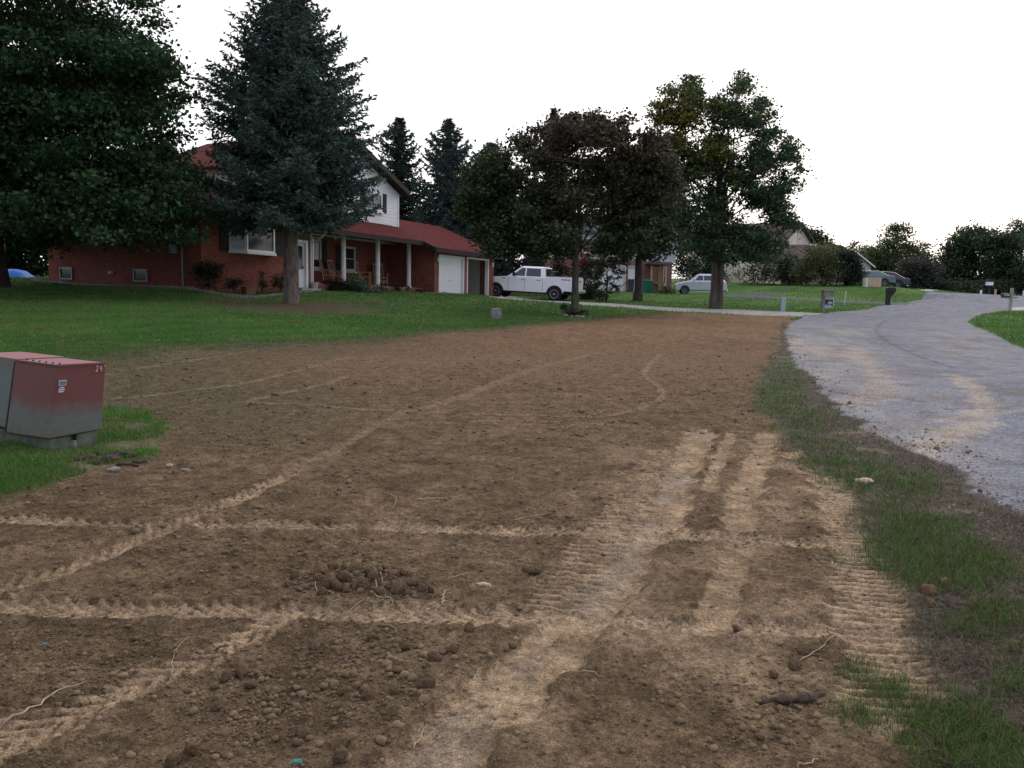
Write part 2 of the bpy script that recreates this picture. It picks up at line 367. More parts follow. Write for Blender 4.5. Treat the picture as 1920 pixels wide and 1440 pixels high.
# patchy compacted ground at the right foreground
cx, cy = proj(xs, ys, Z0)
patch = sstep(-.22, .38, fb(xs, ys, 2.1, 5, 51) - .05)*sstep(1060, 1180, cx)*sstep(1740, 1640, cx)*sstep(780, 900, cy)
patch = np.maximum(patch, sstep(-.12, .25, fb(xs, ys, 2.0, 5, 52))*sstep(760, 900, cx)*sstep(1560, 1300, cx)*sstep(1160, 1260, cy))
patch = np.maximum(patch, .8*sstep(.25, .6, fb(xs, ys, 1.3, 4, 53))*sstep(500, 300, cx)*sstep(1180, 1250, cy))
tan = np.maximum(tan, patch*.75); soft = np.maximum(soft, patch*.7)
TR = [ # px polyline, half width m, depth, tread(0 none,1 chevron,2 straight), spacing, tan, slant
 ([(-150,962),(0,972),(150,981),(330,985),(520,987),(700,991),(900,996),(1080,1001),(1200,1004),(1330,1010),(1480,1020),(1640,1032)], .078, .028, 1, .085, 1.0, 1.7),
 ([(-200,1138),(0,1141),(250,1143),(430,1149),(550,1155),(700,1153),(850,1158),(1000,1166),(1120,1170),(1280,1176),(1450,1182),(1600,1192),(1710,1203)], .098, .032, 1, .08, .95, 1.6),
 ([(-150,1165),(0,1110),(80,1082),(170,1053),(250,1022),(330,985),(410,950),(480,922),(540,893)], .085, .024, 1, .09, .85, -1.4),
 ([(520,903),(620,848),(700,803),(765,770)], .075, .012, 1, .09, .38, -1.4),
 ([(765,770),(820,757),(880,738),(960,706),(1030,683),(1110,664)], .10, .008, 0, .12, .22, 1),
 ([(-200,1470),(0,1395),(110,1352),(220,1300),(310,1262),(390,1235),(450,1200),(520,1168),(560,1150)], .10, .02, 1, .09, .8, 1.4),
 ([(1318,812),(1290,860),(1262,915),(1235,965),(1200,1010),(1150,1080),(1100,1150),(1040,1210),(960,1280),(880,1350),(800,1430),(720,1500)], .19, .035, 0, .12, .9, 1),
 ([(1240,850),(1205,905),(1170,960),(1120,1030),(1060,1100),(1010,1150)], .14, .014, 2, .075, .8, .3),
 ([(1372,815),(1345,870),(1330,920)], .07, .015, 0, .1, .8, 1),
 ([(1440,815),(1425,860),(1400,920),(1385,990)], .13, .02, 0, .1, .85, 1),
 ([(1390,1020),(1375,1070),(1350,1130),(1330,1180)], .12, .02, 0, .1, .7, 1),
 ([(1500,850),(1560,905),(1600,960),(1620,1030),(1635,1100),(1640,1180),(1680,1270),(1720,1350)], .20, .022, 2, .068, .95, .15),
 ([(445,755),(560,758),(700,768),(800,772),(870,776),(980,778),(1080,782),(1150,777),(1210,762),(1243,742),(1232,722),(1211,705),(1216,686),(1238,664)], .05, .006, 0, .1, .38, 1),
 ([(870,790),(1000,789),(1150,796),(1330,806),(1460,814)], .04, .01, 0, .1, .35, 1),
 ([(150,707),(260,690),(380,673),(480,656)], .06, .012, 0, .1, .30, 1), ([(190,750),(330,735),(470,715),(560,695),(660,668)], .06, .015, 0, .1, .35, 1),
 ([(0,722),(100,712),(215,702)], .06, .012, 0, .1, .28, 1),
 ([(470,752),(520,738),(600,722),(650,706)], .07, .004, 0, .1, .3, 1),
]
TRW = []
for px, hw, dep, tr, spc, tn, sl in TR:
    P = wpoly(px); P = smoothline(P, 4); TRW.append((P, hw))
    m = hw + .35
    sel = np.where((xs > P[:,0].min()-m) & (xs < P[:,0].max()+m) & (ys > P[:,1].min()-m) & (ys < P[:,1].max()+m))[0]
    x = xs[sel]; y = ys[sel]
    v, s = polydist(x, y, P)
    hwv = hw*(1 + .22*fb(x, y, 2.2, 2, 61)); wob = .05*fb(x, y, 8, 2, 62)*hw/.12
    av = np.abs(v) + wob
    ins = sstep(hwv*1.08, hwv*.72, av)
    dep *= .62
    d = -dep*ins + dep*.8*np.exp(-((av-hwv*1.25)/(.055))**2)*(.6+.8*w01(fb(x, y, 12, 2, 63)))
    tt = ins*tn
    if tr:
        ph = (s + sl*(np.abs(v) if tr == 1 else v)*1.0 + .045*fb(x, y, 4, 3, 64))/spc
        w = np.sin(2*math.pi*ph); lug = sstep(-.85, -.05, w + .55*fb(x, y, 13, 3, 65))
        wid = sstep(hwv*1.5, hwv*.9, av)
        d = d + wid*(.012 if tr == 1 else .022)*(lug-.5); lk = .5 if tr == 1 else .68; tt = np.maximum(tt*(1-lk+lk*lug), wid*lug*.5*tn)
        soft[sel] = np.maximum(soft[sel], wid*.75)
    pat = .78 + .32*fb(x, y, 3.1, 3, 66)
    ero = fb(x, y, 9, 4, 68)*.42 + fb(x, y, 34, 2, 69)*.30
    tt = sstep(.22, .66, tt/tn*pat + ero*.95)*min(1, tn*1.1)
    tan[sel] = np.maximum(tan[sel], np.clip(tt, 0, 1)); soft[sel] = np.maximum(soft[sel], ins*.85); dz[sel] = dz[sel]*(1-ins*.6) + d
    if tr and hw < .1 and tn > .9 or hw == .20 and tr == 2: brt[sel] = np.maximum(brt[sel], tt*(cx[sel] > 700))
    if hw > .17 and tr == 0: wet[sel] = np.maximum(wet[sel], sstep(hwv*.75, hwv*.35, av)*sstep(-.2, .35, fb(x, y, 2, 3, 67)))
edgew = sstep(4.8, .4, sd_dirt + 1.2*fb(xs, ys, .8, 3, 74))*sstep(6.2, 10.5, ys + 1.2*fb(xs, ys, .6, 3, 76))*sstep(950, 480, cx)
soil = mixc(soil, mixc(L3((.125,.105,.062)), L3((.075,.072,.040)), w01(n2*1.3+n3*1.2)), edgew*.75)
disp = disp + edgew*.02*fb(xs, ys, 4, 3, 75)
# scattered pale dusting further out
tan = np.maximum(tan, .22*sstep(.15, .6, fb(xs*.5, ys*.25, 1.3, 4, 71))*far)
soil = mixc(soil, tanc, tan)
soil = mixc(soil, L3((.27,.215,.17)), wet*.42*(1-brt))
soil = mixc(soil, L3((.50,.36,.225)), brt*.45)
# -------- masks
m_dirt = sstep(-.06, .10, sd_dirt); m_verge = sstep(-.04, .1, sd_verge); m_road = sstep(-.05, .06, sd_road)
m_verge0 = m_verge; m_drive = sstep(-.03, .03, sd_drive); m_grav = sstep(-.05, .1, sd_grav); m_d3 = sstep(-.05, .05, sd_d3)
# grass density (0..1) in the disturbed zones, from blobs read off the photograph
GB = [(1470,735,45,60,.9),(1500,790,60,35,.7),(1560,850,70,40,.75),(1620,890,55,40,.6),(1700,930,80,40,.55),(1560,925,60,30,.35),(1710,985,80,28,1.),(1740,1045,95,45,1.15),(1800,1090,110,30,.7),(1860,1160,90,32,1.0),
 (1790,1175,50,25,.5),(1600,1240,70,60,.55),(1660,1290,60,50,.35),(1800,1380,110,80,.6),(1880,1290,60,50,.55),(1760,1345,50,30,.4),(1890,1440,90,60,.8),(1580,1370,90,60,.35),(1640,805,50,25,.35),(1450,700,25,25,.5),(1480,690,40,20,.4),
 (235,800,60,38,1.2),(60,885,110,32,1.1),(150,870,60,25,.6),(0,860,80,40,1.),(330,745,90,30,.35),(290,770,60,30,.5),(240,660,60,20,.5),(450,648,80,12,.4),(700,640,90,10,.45),(640,668,60,20,.2),(1545,600,30,8,.4),(1480,612,30,10,.55),
 (1300,593,60,4,.3),(930,618,80,8,.35),(1390,735,40,16,.18),(1400,790,60,20,.2),(170,905,70,14,.5),(260,720,80,40,.38),(380,740,90,20,.2),(300,680,120,10,.4),(1690,960,90,40,.6),(1620,860,60,30,.5),(380,690,60,16,.25)]
gd = np.zeros(xs.shape)
for a, b, ra, rb, st in GB:
    gd = np.maximum(gd, st*np.exp(-(((cx-a)/ra)**2 + ((cy-b)/rb)**2)*.9))
gd = np.clip((gd*1.05 + .50*fb(xs, ys, 2.6, 4, 81) + .12*fb(xs, ys, 14, 2, 83) - .36 + .20*m_verge0 + .22*fb(xs, ys, .9, 2, 84) + .42*np.exp(-(sd_dirt/.8)**2)*(cx < 1150)*(ys > 12))*1.9, 0, 1)
gd_free = gd.copy()
thatch = mixc(L3((.125,.105,.078)), L3((.060,.056,.046)), w01(n2*1.5+n3*1.3))
thatch = mixc(thatch, L3((.20,.165,.12)), sstep(.25, .7, fb(xs, ys, 2.8, 3, 82)))
colr = grass.copy()
colr = mixc(colr, thatch, m_verge)
colr = mixc(colr, soil, m_dirt)
colr = mixc(colr, mixc(thatch, L3((.05,.085,.025)), w01(n3)), gd*np.maximum(m_dirt, m_verge)*.8)
# dirt / lawn transition: brown-green
tr_ = np.exp(-(sd_dirt/.55)**2)*(ys > 12)*(cx < 1250)
colr = mixc(colr, L3((.085,.085,.045)), np.clip(tr_*.6, 0, 1))
# road: blue-grey chip seal with pale clay dust near the verge, dark tyre arcs, tar cracks
road = mixc(L3((.200,.207,.240)), L3((.135,.140,.166)), w01(n2+n3*1.2+n4))
dust = sstep(3.2, .2, sd_road + 1.4*fb(xs, ys, .7, 4, 91))*sstep(1980, 1700, cx)*sstep(585, 640, cy)
dust = np.clip(dust*(.55+.75*fb(xs*.8, ys*.35, 1.6, 4, 92)), 0, 1)
road = mixc(road, L3((.33,.29,.24)), dust*.85)
for px, hw, c, st in [([(1790,705),(1840,745),(1838,790),(1760,830),(1690,850),(1500,820)], .17, (.50,.38,.26), .8), ([(1600,655),(1640,700),(1650,740),(1600,760)], .25, (.46,.34,.25), .7),
      ([(1470,640),(1520,655),(1580,668)], .5, (.48,.36,.26), .7), ([(1920,772),(1830,776),(1760,790)], .12, (.44,.36,.28), .7),
      ([(1722,588),(1665,600),(1645,615),(1650,630),(1680,650),(1730,672),(1790,692)], .06, (.10,.10,.13), .75), ([(1670,606),(1720,608)], .05, (.11,.11,.14), .6), ([(1755,612),(1810,613)], .07, (.11,.11,.14), .6),
      ([(1770,602),(1780,601)], .05, (.11,.11,.14), .7), ([(1900,578),(1860,592)], .04, (.12,.12,.15), .4), ([(1560,690),(1640,720),(1700,750),(1760,775)], .1, (.2,.19,.2), .35), ([(1880,720),(1920,735)], .05, (.14,.14,.17), .6)]:
    v, s = polydist(xs, ys, smoothline(wpoly(px), 5)); road = mixc(road, L3(c)*.55+np.mean(c)*.28, sstep(hw*1.6, hw*.3, np.abs(v) + 1.1*hw*fb(xs, ys, 4, 4, 93))*st*.85)
clodd = sstep(.50, .62, fb(xs, ys, 3.4, 3, 94) + .12*n4)*sstep(4.5, .6, sd_road)
road = mixc(road, L3((.13,.11,.10)), clodd*.75)
crack = sstep(.03, .0, np.abs(fb(xs, ys, .8, 4, 95)))*.35*sstep(.8, 2.5, sd_road)
road = mixc(road, L3((.13,.13,.16)), crack)
colr = mixc(colr, road, m_road)
drv = mixc(L3((.40,.385,.35)), L3((.33,.315,.285)), w01(n2+n3)); colr = mixc(colr, drv, m_drive)
colr = mixc(colr, mixc(L3((.10,.105,.115)), L3((.07,.075,.08)), w01(n2+n3)), m_grav*.85)
colr = mixc(colr, L3((.42,.41,.38)), m_d3)
# bare ring below the spruce and the maple
ring = .9*sstep(.10, .42, fb(xs, ys, 2.3, 4, 85)+.1*fb(xs, ys, 12, 2, 86))*(cx < 340)*(cy > 765)*(cy < 960)
colr = mixc(colr, mixc(soil, thatch, w01(n2)), ring*(1-m_dirt)*.9)
for a, b, ra, rb, st in [(560,577,120,10,.95), (640,583,90,6,.8), (1075,591,30,6,.9), (430,570,70,7,.6)]:
    ring = np.maximum(ring, np.clip(st*1.5*np.exp(-(((cx-a)/ra)**2+((cy-b)/rb)**2)) + .3*n2, 0, 1)*(np.abs(cx-a) < 2*ra)*(np.abs(cy-b) < 2*rb))
    colr = mixc(colr, L3((.12,.085,.06)), np.clip(st*1.1*np.exp(-(((cx-a)/ra)**2+((cy-b)/rb)**2)) + .2*n2, 0, st)*(1-m_dirt))
# -------- height
zz = Z0.copy()
md = m_dirt*1.0; m_verge = m_verge*(1-m_dirt)
zz += md*(disp*(1-.85*soft)*np.clip(1-gd*.3, 0, 1) + dz)
zz += m_verge*(.02*fb(xs, ys, 2.2, 3, 96) + .008*fb(xs, ys, 14, 2, 97))
zz += (1-m_dirt)*(1-m_verge)*(1-m_road)*(1-m_drive)*(.02 + .02*fb(xs, ys, .8, 2, 98))
zz += m_road*(.015+.004*fb(xs, ys, 9, 2, 99)) + m_drive*.03
pile = np.exp(-(((cx-690)/95)**2 + ((cy-1092)/26)**2)); zz += .05*pile
# shallow ditch through the neighbours' lawn
dv, ds = polydist(xs, ys, wpoly([(1360,556),(1480,561),(1560,566),(1640,569)])); zz -= .12*np.exp(-(dv/1.2)**2)*(1-m_grav)
NT, NU = X.shape
def zat(x, y):                                          # surface height lookup in the grid
    t = y+1.5; i = np.clip(np.searchsorted(ts, t)-1, 0, NT-2); u = x/t; j = np.clip(np.searchsorted(us, u)-1, 0, NU-2)
    a = (t-ts[i])/(ts[i+1]-ts[i]); b = (u-us[j])/(us[j+1]-us[j]); Zg = zz.reshape(NT, NU)
    return (Zg[i,j]*(1-a)+Zg[i+1,j]*a)*(1-b) + (Zg[i,j+1]*(1-a)+Zg[i+1,j+1]*a)*b
def gridval(A, x, y):
    t = y+1.5; i = np.clip(np.searchsorted(ts, t)-1, 0, NT-2); u = x/t; j = np.clip(np.searchsorted(us, u)-1, 0, NU-2); return A.reshape(NT, NU)[i, j]
rough = np.full(xs.shape, .95); rough = np.where(wet > .1, .95-.45*wet, rough); rough = rough*(1-m_road)+.85*m_road
idx = np.arange(NT*NU).reshape(NT, NU)
F4 = np.stack([idx[:-1,:-1], idx[:-1,1:], idx[1:,1:], idx[1:,:-1]], -1).reshape(-1, 4)
cls = np.zeros(xs.shape, int)
cls[md > .5] = 1; cls[m_verge > .5] = 2; cls[m_road > .5] = 3; cls[m_drive > .5] = 4; cls[m_grav > .5] = 5; cls[m_d3 > .5] = 4
fc = cls[F4[:, 0]]
GM = {0: groundmat('lawn_ground', [(3, .10), (25, .18), (120, .25)], .95, .4), 1: groundmat('loose_soil', [(7, .22), (30, .32), (110, .38)], .95, 1.0, .016),
      2: groundmat('verge_soil', [(9, .15), (45, .25), (160, .3)], .95, .9, .012), 3: groundmat('chip_seal', [(1.6, .07), (9, .07), (50, .16)], .9, .7, .008, vor=(60, .42)),
      4: groundmat('concrete', [(4, .06), (50, .1)], .9, .3), 5: groundmat('gravel', [(8, .1), (60, .25)], .9, .6)}
VV = np.stack([xs, ys, zz], 1)
for k, nm in enumerate(['lawn', 'bare_soil', 'road_verge', 'road', 'driveway', 'gravel_drive']):
    f = F4[fc == k]
    if not len(f): continue
    used = np.unique(f); remap = np.full(len(xs), -1); remap[used] = np.arange(len(used))
    o = mesh_np(nm, VV[used], remap[f], GM[k], col=colr[used], smooth=True)
    at_ = o.data.attributes.new('Rough', 'FLOAT', 'POINT'); at_.data.foreach_set('value', rough[used].astype(np.float32))
    tag(o, kind='structure')
# unseen sheet behind and beside the camera, added for bounce light
mb = MB(); mb.face([(-900,.79,-.012),(-900,-900,-.012),(900,-900,-.012),(900,.79,-.012)])
o = mb.build('ground', mat('ground_behind', (.11,.09,.055), .95, .3, 2)); tag(o, kind='structure')

# ================================================================ LOOSE STUFF ON THE GROUND
def rock_base(sub, seed):
    bm = bmesh.new(); bmesh.ops.create_icosphere(bm, subdivisions=sub, radius=1)
    r = np.random.default_rng(seed); V = np.array([v.co[:] for v in bm.verts]); F = np.array([[v.index for v in f.verts] for f in bm.faces]); bm.free()
    k = 1 + .16*vn(V[:,0]*1.7+seed*3.1, V[:,1]*1.7+V[:,2]*2.3, seed)+.11*r.normal(size=len(V)); V = V*k[:, None]*np.array([1, r.uniform(.7, .95), r.uniform(.6, .85)])
    return V, F
def scatter(name, pos, size, sub, m, base_col, label=None):
    n = len(pos); VB = []; FB = []; CB = []; nbase = 7; off = 0
    for b in range(nbase):
        V, F = rock_base(sub, b+3); s = np.arange(n) % nbase == b; p = pos[s]; z = size[s]; c = base_col[s]
        a = rng.uniform(0, 6.28, len(p)); ca, sa = np.cos(a), np.sin(a)
        vx = V[None,:,0]*ca[:,None] - V[None,:,1]*sa[:,None]; vy = V[None,:,0]*sa[:,None] + V[None,:,1]*ca[:,None]; vz = np.repeat(V[None,:,2], len(p), 0)
        W = np.stack([vx, vy, vz], -1)*z[:,None,None] + p[:,None,:]; W[:,:,2] += (z*.25)[:,None]
        VB.append(W.reshape(-1, 3)); FB.append((F[None]+(np.arange(len(p))*len(V))[:,None,None]).reshape(-1, 3)+off); off += len(p)*len(V); CB.append(np.repeat(c, len(V), 0))
    o = mesh_np(name, np.concatenate(VB), np.concatenate(FB), m, col=np.concatenate(CB), smooth=False)
    return tag(o, label, 'soil crumbs', kind='stuff')
# candidate positions drawn from picture columns/rows, turned into world points
def cand(n, x0, x1, y0, y1, pw=1.):
    px = rng.uniform(x0, x1, n); py = y0 + (y1-y0)*rng.uniform(0, 1, n)**pw
    d = FW[None]+(px[:,None]-960)/FPX*RT[None]-(py[:,None]-720)/FPX*UP[None]; k = -CAMZ/d[:,2]
    return px, py, d[:,0]*k, d[:,1]*k
px, py, x, y = cand(330000, -500, 2100, 640, 1620, .8)
dens = gridval(md*(1-np.clip(tan*.86+gd*.6, 0, .96)), x, y)*(.22+.78*sstep(-.1, .45, fb(x, y, 1.1, 3, 101)))
BL = [(690,1092,110,30,1.),(800,1250,190,110,.9),(560,1330,180,90,.7),(640,925,70,30,.7),(920,930,90,20,.6),(1480,1330,150,110,.8),(150,1250,160,60,.5),(450,1060,200,60,.4),(1300,1300,200,100,.35)]
bl = sum(s*np.exp(-(((px-a)/ra)**2+((py-b)/rb)**2)) for a,b,ra,rb,s in BL)
keep = rng.uniform(size=len(x)) < np.clip(dens*(.15+.22*(py < 1050)+.36*bl), 0, 1)
x, y, px, py, bl = x[keep], y[keep], px[keep], py[keep], bl[keep]
size = np.clip(rng.lognormal(math.log(.0046), .50, len(x))*(1+.95*np.clip(bl, 0, 1.2)), .0022, .032)*np.clip(y/5, .8, 2.2)
pos = np.stack([x, y, zat(x, y)], 1)
cc = gridval(colr[:,0], x, y)[:,None]; tone = (cc*np.array([[.62,.44,.28]])*.9+np.array([[.085,.058,.034]]))*rng.uniform(.65, 1.3, (len(x),1))
cloddm = foliage('crumb_soil', .95, 0)
print('crumbs', len(x))
big = size > .011
scatter('soil_crumbs', pos[~big], size[~big], 1, cloddm, tone[~big], 'loose brown soil crumbs strewn over the graded dirt')
scatter('soil_clods', pos[big], size[big], 2, cloddm, tone[big], 'small rounded brown clods spread over the graded dirt')
# pebbles of tan clay on track margins + road grit
px, py, x, y = cand(60000, 900, 2000, 620, 1500, 1); kk = (gridval(m_verge*.7+m_road*np.exp(-np.clip(sd_road, 0, 9)/.9)+md*.12, x, y)*(.35+.9*sstep(-.1, .5, fb(x, y, .9, 3, 111)))*rng.uniform(size=len(x))) > .42
x, y = x[kk], y[kk]; print('grit', len(x)); sz = rng.lognormal(math.log(.0055), .5, len(x)).clip(.003, .022)*np.clip(y/6, .7, 2); tone = np.array([[.22,.185,.145]])*rng.uniform(.35, 1.35, (len(x),1))
scatter('loose_grit', np.stack([x, y, zat(x, y)], 1), sz, 1, cloddm, tone, 'grit and clay crumbs along the verge and road edge')
# individual clods heaped by the tyre track
CB = []
for s in range(6):
    V, F = rock_base(3, s+40); V = V*(1+.06*vn(V[:,0]*5+s, V[:,1]*5+V[:,2]*4, s))[:,None]
    CB.append((V, F))
cl = [(604,1080,.035),(597,1098,.02),(625,1072,.028),(645,1084,.024),(664,1090,.03),(690,1092,.03),(643,1101,.034),(618,1106,.034),(604,1120,.026),(633,1113,.026),(649,1114,.024),(666,1112,.024),(680,1112,.03),(700,1102,.024),(746,1114,.036),
 (775,1103,.026),(790,1112,.02),(765,1118,.02),(735,1096,.018),(720,1084,.018),(756,1090,.02),(808,1110,.02),(805,1124,.016),(712,1118,.022),(552,1083,.022),(540,1097,.02),(318,1101,.024),(1000,1075,.026),(985,1068,.018),(565,1374,.026),(803,1298,.024),(455,1262,.03),(425,1272,.024),(470,1290,.022),
 (410,1330,.022),(357,1412,.024),(325,1430,.026),(690,1310,.022),(740,1298,.022),(640,1300,.02),(590,1215,.022),(700,1200,.022),(815,1240,.024),(850,1225,.022),(790,1298,.02),(635,1400,.026),(640,1432,.026),(760,1215,.02),(880,1190,.02),(1740,1116,.03),(1745,1135,.022),(1770,1100,.026),(1490,1250,.024),(1450,1270,.02),(1505,1225,.022),(1380,1180,.016)]
meshes = []
for i, (px_, py_, r) in enumerate(cl):
    p = gp(px_, py_); z = float(zat(np.array([p.x]), np.array([p.y]))[0])
    if i < 6:
        o = mesh_np('soil_clod', CB[i][0], CB[i][1], M['clod'], smooth=True); meshes.append(o)
    else: o = meshes[i % 6].copy(); COL.objects.link(o)
    o.location = (p.x, p.y, z+r*.45); r *= 1.22; o.scale = (r*1.15, r*1.05, r*.95); o.rotation_euler = (rng.uniform(0, 6), rng.uniform(0, 6), rng.uniform(0, 6))
    pl = i < 24
    tag(o, 'large rounded brown soil clod in the heap above the near cross tyre track' if pl else 'large single soil clod lying loose on the graded dirt outside the heap', 'soil clod', 'clods in the heap' if pl else 'large loose clods')
def stone(name, lab, cat, px_, py_, r, m, sx=(1,1,1), s=0):
    V, F = rock_base(3, 60+s); V = V*(1+(.28 if name == 'dug_clod' else .08)*fb(V[:,0]*2.2+s, V[:,1]*2.2+V[:,2]*1.7, 1.3, 3, s))[:,None]; p = gp(px_, py_); z = float(zat(np.array([p.x]), np.array([p.y]))[0])
    o = mesh_np(name, V*r*np.array(sx), F, m, smooth=True); o.location = (p.x, p.y, z+r*sx[2]*.3); o.rotation_euler = (0, 0, rng.uniform(0, 3)); return tag(o, lab, cat)
stone('pebble', 'pale pinkish flat stone right of the utility cabinet, left of a white one', 'stone', 318, 873, .045, M['stonep'], (1.2,.8,.5), 1)
stone('pebble', 'pale slanted stone on soil, right of a pinkish flat stone', 'stone', 349, 882, .04, M['stonep'], (1.3,.6,.6), 2)
stone('pebble', 'grey flat stone by the dug edge below the utility cabinet', 'stone', 213, 885, .045, M['stone'], (1.2,.7,.5), 3)
stone('pebble', 'pinkish tan pebble at the edge of the near tyre track right of the clod heap', 'stone', 908, 1096, .028, M['tanbox'], (1.3,.8,.7), 4)
stone('clay_lump', 'tan clay lump beside green grass at the right end of the verge ridges', 'clay lump', 1620, 905, .06, M['tanbox'], (1.3,.9,.6), 5)
for i, (a, b, r) in enumerate([(170,866,.05),(205,870,.065),(243,860,.06),(262,866,.045),(150,868,.04),(222,857,.05),(190,858,.045),(232,872,.05),(216,862,.04),(252,875,.035),(182,874,.04)]):
    o = stone('dug_clod', 'dark turned clod in the dug patch right of the utility cabinet', 'soil clod', a, b, r, mat('dug_soil_%d' % i, (.07,.052,.042), .95, .4, 14, .8, 50), (1.2,.9,.8), 6+i); o['group'] = 'dark clods in the dug patch'
# roots and sticks
RT_ = [([(594,1080),(592,1100),(596,1114),(615,1117),(632,1123),(636,1130),(622,1138)], .0035, 'thin pale root curling round the left end of the clod heap'),
 ([(703,1098),(707,1112),(705,1125),(722,1128),(734,1132),(736,1140)], .0045, 'pale forked root standing in the middle of the clod heap'),
 ([(714,1082),(716,1100),(722,1112),(722,1126)], .004, 'short upright pale root next to the forked root in the heap'),
 ([(655,1102),(680,1105),(705,1101),(730,1096)], .003, 'thin grey root lying flat across the clod heap'),
 ([(650,1144),(680,1134),(705,1137),(720,1132)], .003, 'wavy root lying in the near cross tyre track below the heap'),
 ([(830,1141),(831,1125),(834,1108)], .0065, 'straight pale stick right of the clod heap'),
 ([(720,1177),(735,1182),(748,1192)], .003, 'small curved root just below the near tyre track'),
 ([(0,1363),(60,1335),(110,1300),(160,1278)], .006, 'long thin brown twig at the left foreground edge'),
 ([(325,1270),(322,1245),(338,1215),(370,1200),(395,1205)], .003, 'looping thin root on the left diagonal tyre track'),
 ([(405,1218),(430,1210)], .006, 'short dark stick on the left diagonal tyre track'),
 ([(775,1396),(790,1370),(797,1350)], .004, 'thin bent root at the edge of the smooth wheel rut in front'),
 ([(1060,1262),(1095,1270),(1130,1274)], .004, 'forked twig lying on the pale smooth soil in the centre foreground'),
 ([(1500,1242),(1535,1222),(1560,1208),(1575,1197)], .004, 'long pale straw stalk right of the lower cross track'),
 ([(1558,1050),(1561,1066)], .006, 'short pale splinter left of the ribbed tread patch'),
 ([(1755,1128),(1790,1144)], .007, 'pale stick on the dark verge soil beside the grass'),
 ([(780,938),(810,936),(832,934)], .006, 'pale stick lying above the far cross tyre track'),
 ([(732,928),(742,938),(738,950)], .004, 'small hooked root above the far cross tyre track'),
 ([(1060,804),(1080,796),(1100,800),(1080,806)], .006, 'tangled root on the middle of the graded soil'),
 ([(960,976),(1000,968),(1035,963)], .004, 'thin root just above the far cross tyre track right of the others'),
 ([(1500,1436),(1520,1432),(1535,1424)], .005, 'pale twig at the very bottom edge right of centre'),
 ([(840,1090),(870,1078),(890,1074)], .003, 'faint thin root behind the right end of the clod heap')]
for pp, r, lab in RT_:
    pts = []
    for a, b in pp:
        p = gp(a, b); pts.append([p.x, p.y, float(zat(np.array([p.x]), np.array([p.y]))[0])])
    r *= .75; P = smoothline(pts, 4); P[:,:2] += .004*rng.normal(size=(len(P), 2)); P[:,2] = zat(P[:,0], P[:,1]) + r*1.2 + .006*np.sin(np.linspace(0, 3.1, len(P))) + .002*rng.normal(size=len(P))
    rr = [r*(1-.6*i/len(P)) for i in range(len(P))]
    tag(MB().tube(P, rr, 5).build('twig' if 'twig' in lab or 'stick' in lab else 'root', M['root'] if 'dark' not in lab else M['barkd'], smooth=True), lab, 'twig' if 'twig' in lab or 'stick' in lab else 'root')
p0, p1 = gp(1425, 1326), gp(1560, 1308); mb = MB()
pts = [p0.lerp(p1, t) + Vector((0, .009*math.sin(t*9), .016+.006*math.sin(t*5))) for t in np.linspace(0, 1, 14)]
mb.tube(pts, [.006 + .015*math.sin(math.pi*min(1, max(0, t)))**.6*(1+.3*math.sin(t*23)) + .0035*rng.normal() for t in np.linspace(0, 1, 14)], 9)
tag(mb.build('log_piece', mat('wet_dark_bark', (.095,.066,.045), .9, .5, 30, 1, 60), smooth=True), 'dark brown broken root or log piece among soil crumbs in the right foreground', 'log')
def scrap(px_, py_, w, lab):
    p = gp(px_, py_); z = float(zat(np.array([p.x]), np.array([p.y]))[0]); mb = MB()
    mb.face([(-w,-w*.3,.003),(-w*.2,-w*.5,.012),(w,-w*.2,.004),(w*.8,w*.4,.014),(-w*.1,w*.5,.004),(-w*.8,w*.3,.012)])
    o = mb.build('plastic_scrap', M['debris']); o.location = (p.x, p.y, z+.008); so = o.modifiers.new('Solidify', 'SOLIDIFY'); so.thickness = .003; tag(o, lab, 'litter')
scrap(557, 1434, .02, 'crumpled teal plastic scrap at the very bottom edge of the soil')
scrap(84, 1212, .013, 'small faded teal scrap between the two left tyre tracks')

# ---------------------------------------------------------------- grass blades
def blades(name, x, y, h, w, c, lean=.45, lab=None, cat='grass'):
    n = len(x); z = zat(x, y); a = rng.uniform(0, 6.283, n); la = rng.uniform(0, 6.283, n); ll = np.abs(rng.normal(0, lean, n))*h
    bx, by = np.cos(a)*w/2, np.sin(a)*w/2
    V = np.zeros((n, 5, 3))
    V[:,0] = np.stack([x-bx, y-by, z-.005], 1); V[:,1] = np.stack([x+bx, y+by, z-.005], 1)
    mx, my = x+np.cos(la)*ll*.35, y+np.sin(la)*ll*.35
    V[:,2] = np.stack([mx+bx*.8, my+by*.8, z+h*.6], 1); V[:,3] = np.stack([mx-bx*.8, my-by*.8, z+h*.6], 1)
    V[:,4] = np.stack([x+np.cos(la)*ll, y+np.sin(la)*ll, z+h], 1)
    i = np.arange(n)[:,None]*5
    T = np.concatenate([i+np.array([[0,1,2]]), i+np.array([[0,2,3]]), i+np.array([[3,2,4]])], 0)
    o = mesh_np(name, V.reshape(-1, 3), T, M['grassb'], col=np.repeat(c, 5, 0)); return tag(o, lab, cat, kind='stuff')
def gcol(n, dry=0.):
    c = np.array([[.068,.158,.032]])*rng.uniform(.55, 1.45, (n,1)) + np.array([[.03,.008,.004]])*rng.uniform(0, 1, (n,1))
    d = rng.uniform(size=n) < dry; c[d] = np.array([.17,.14,.075])*rng.uniform(.6, 1.2, (d.sum(),1)); return c
gdm = gd*np.maximum(m_dirt, m_verge)*(1-m_road)
px, py, x, y = cand(420000, -200, 2050, 600, 1560, .8)
k = rng.uniform(size=len(x)) < gridval(gdm, x, y)**1.3*.95; x, y = x[k], y[k]
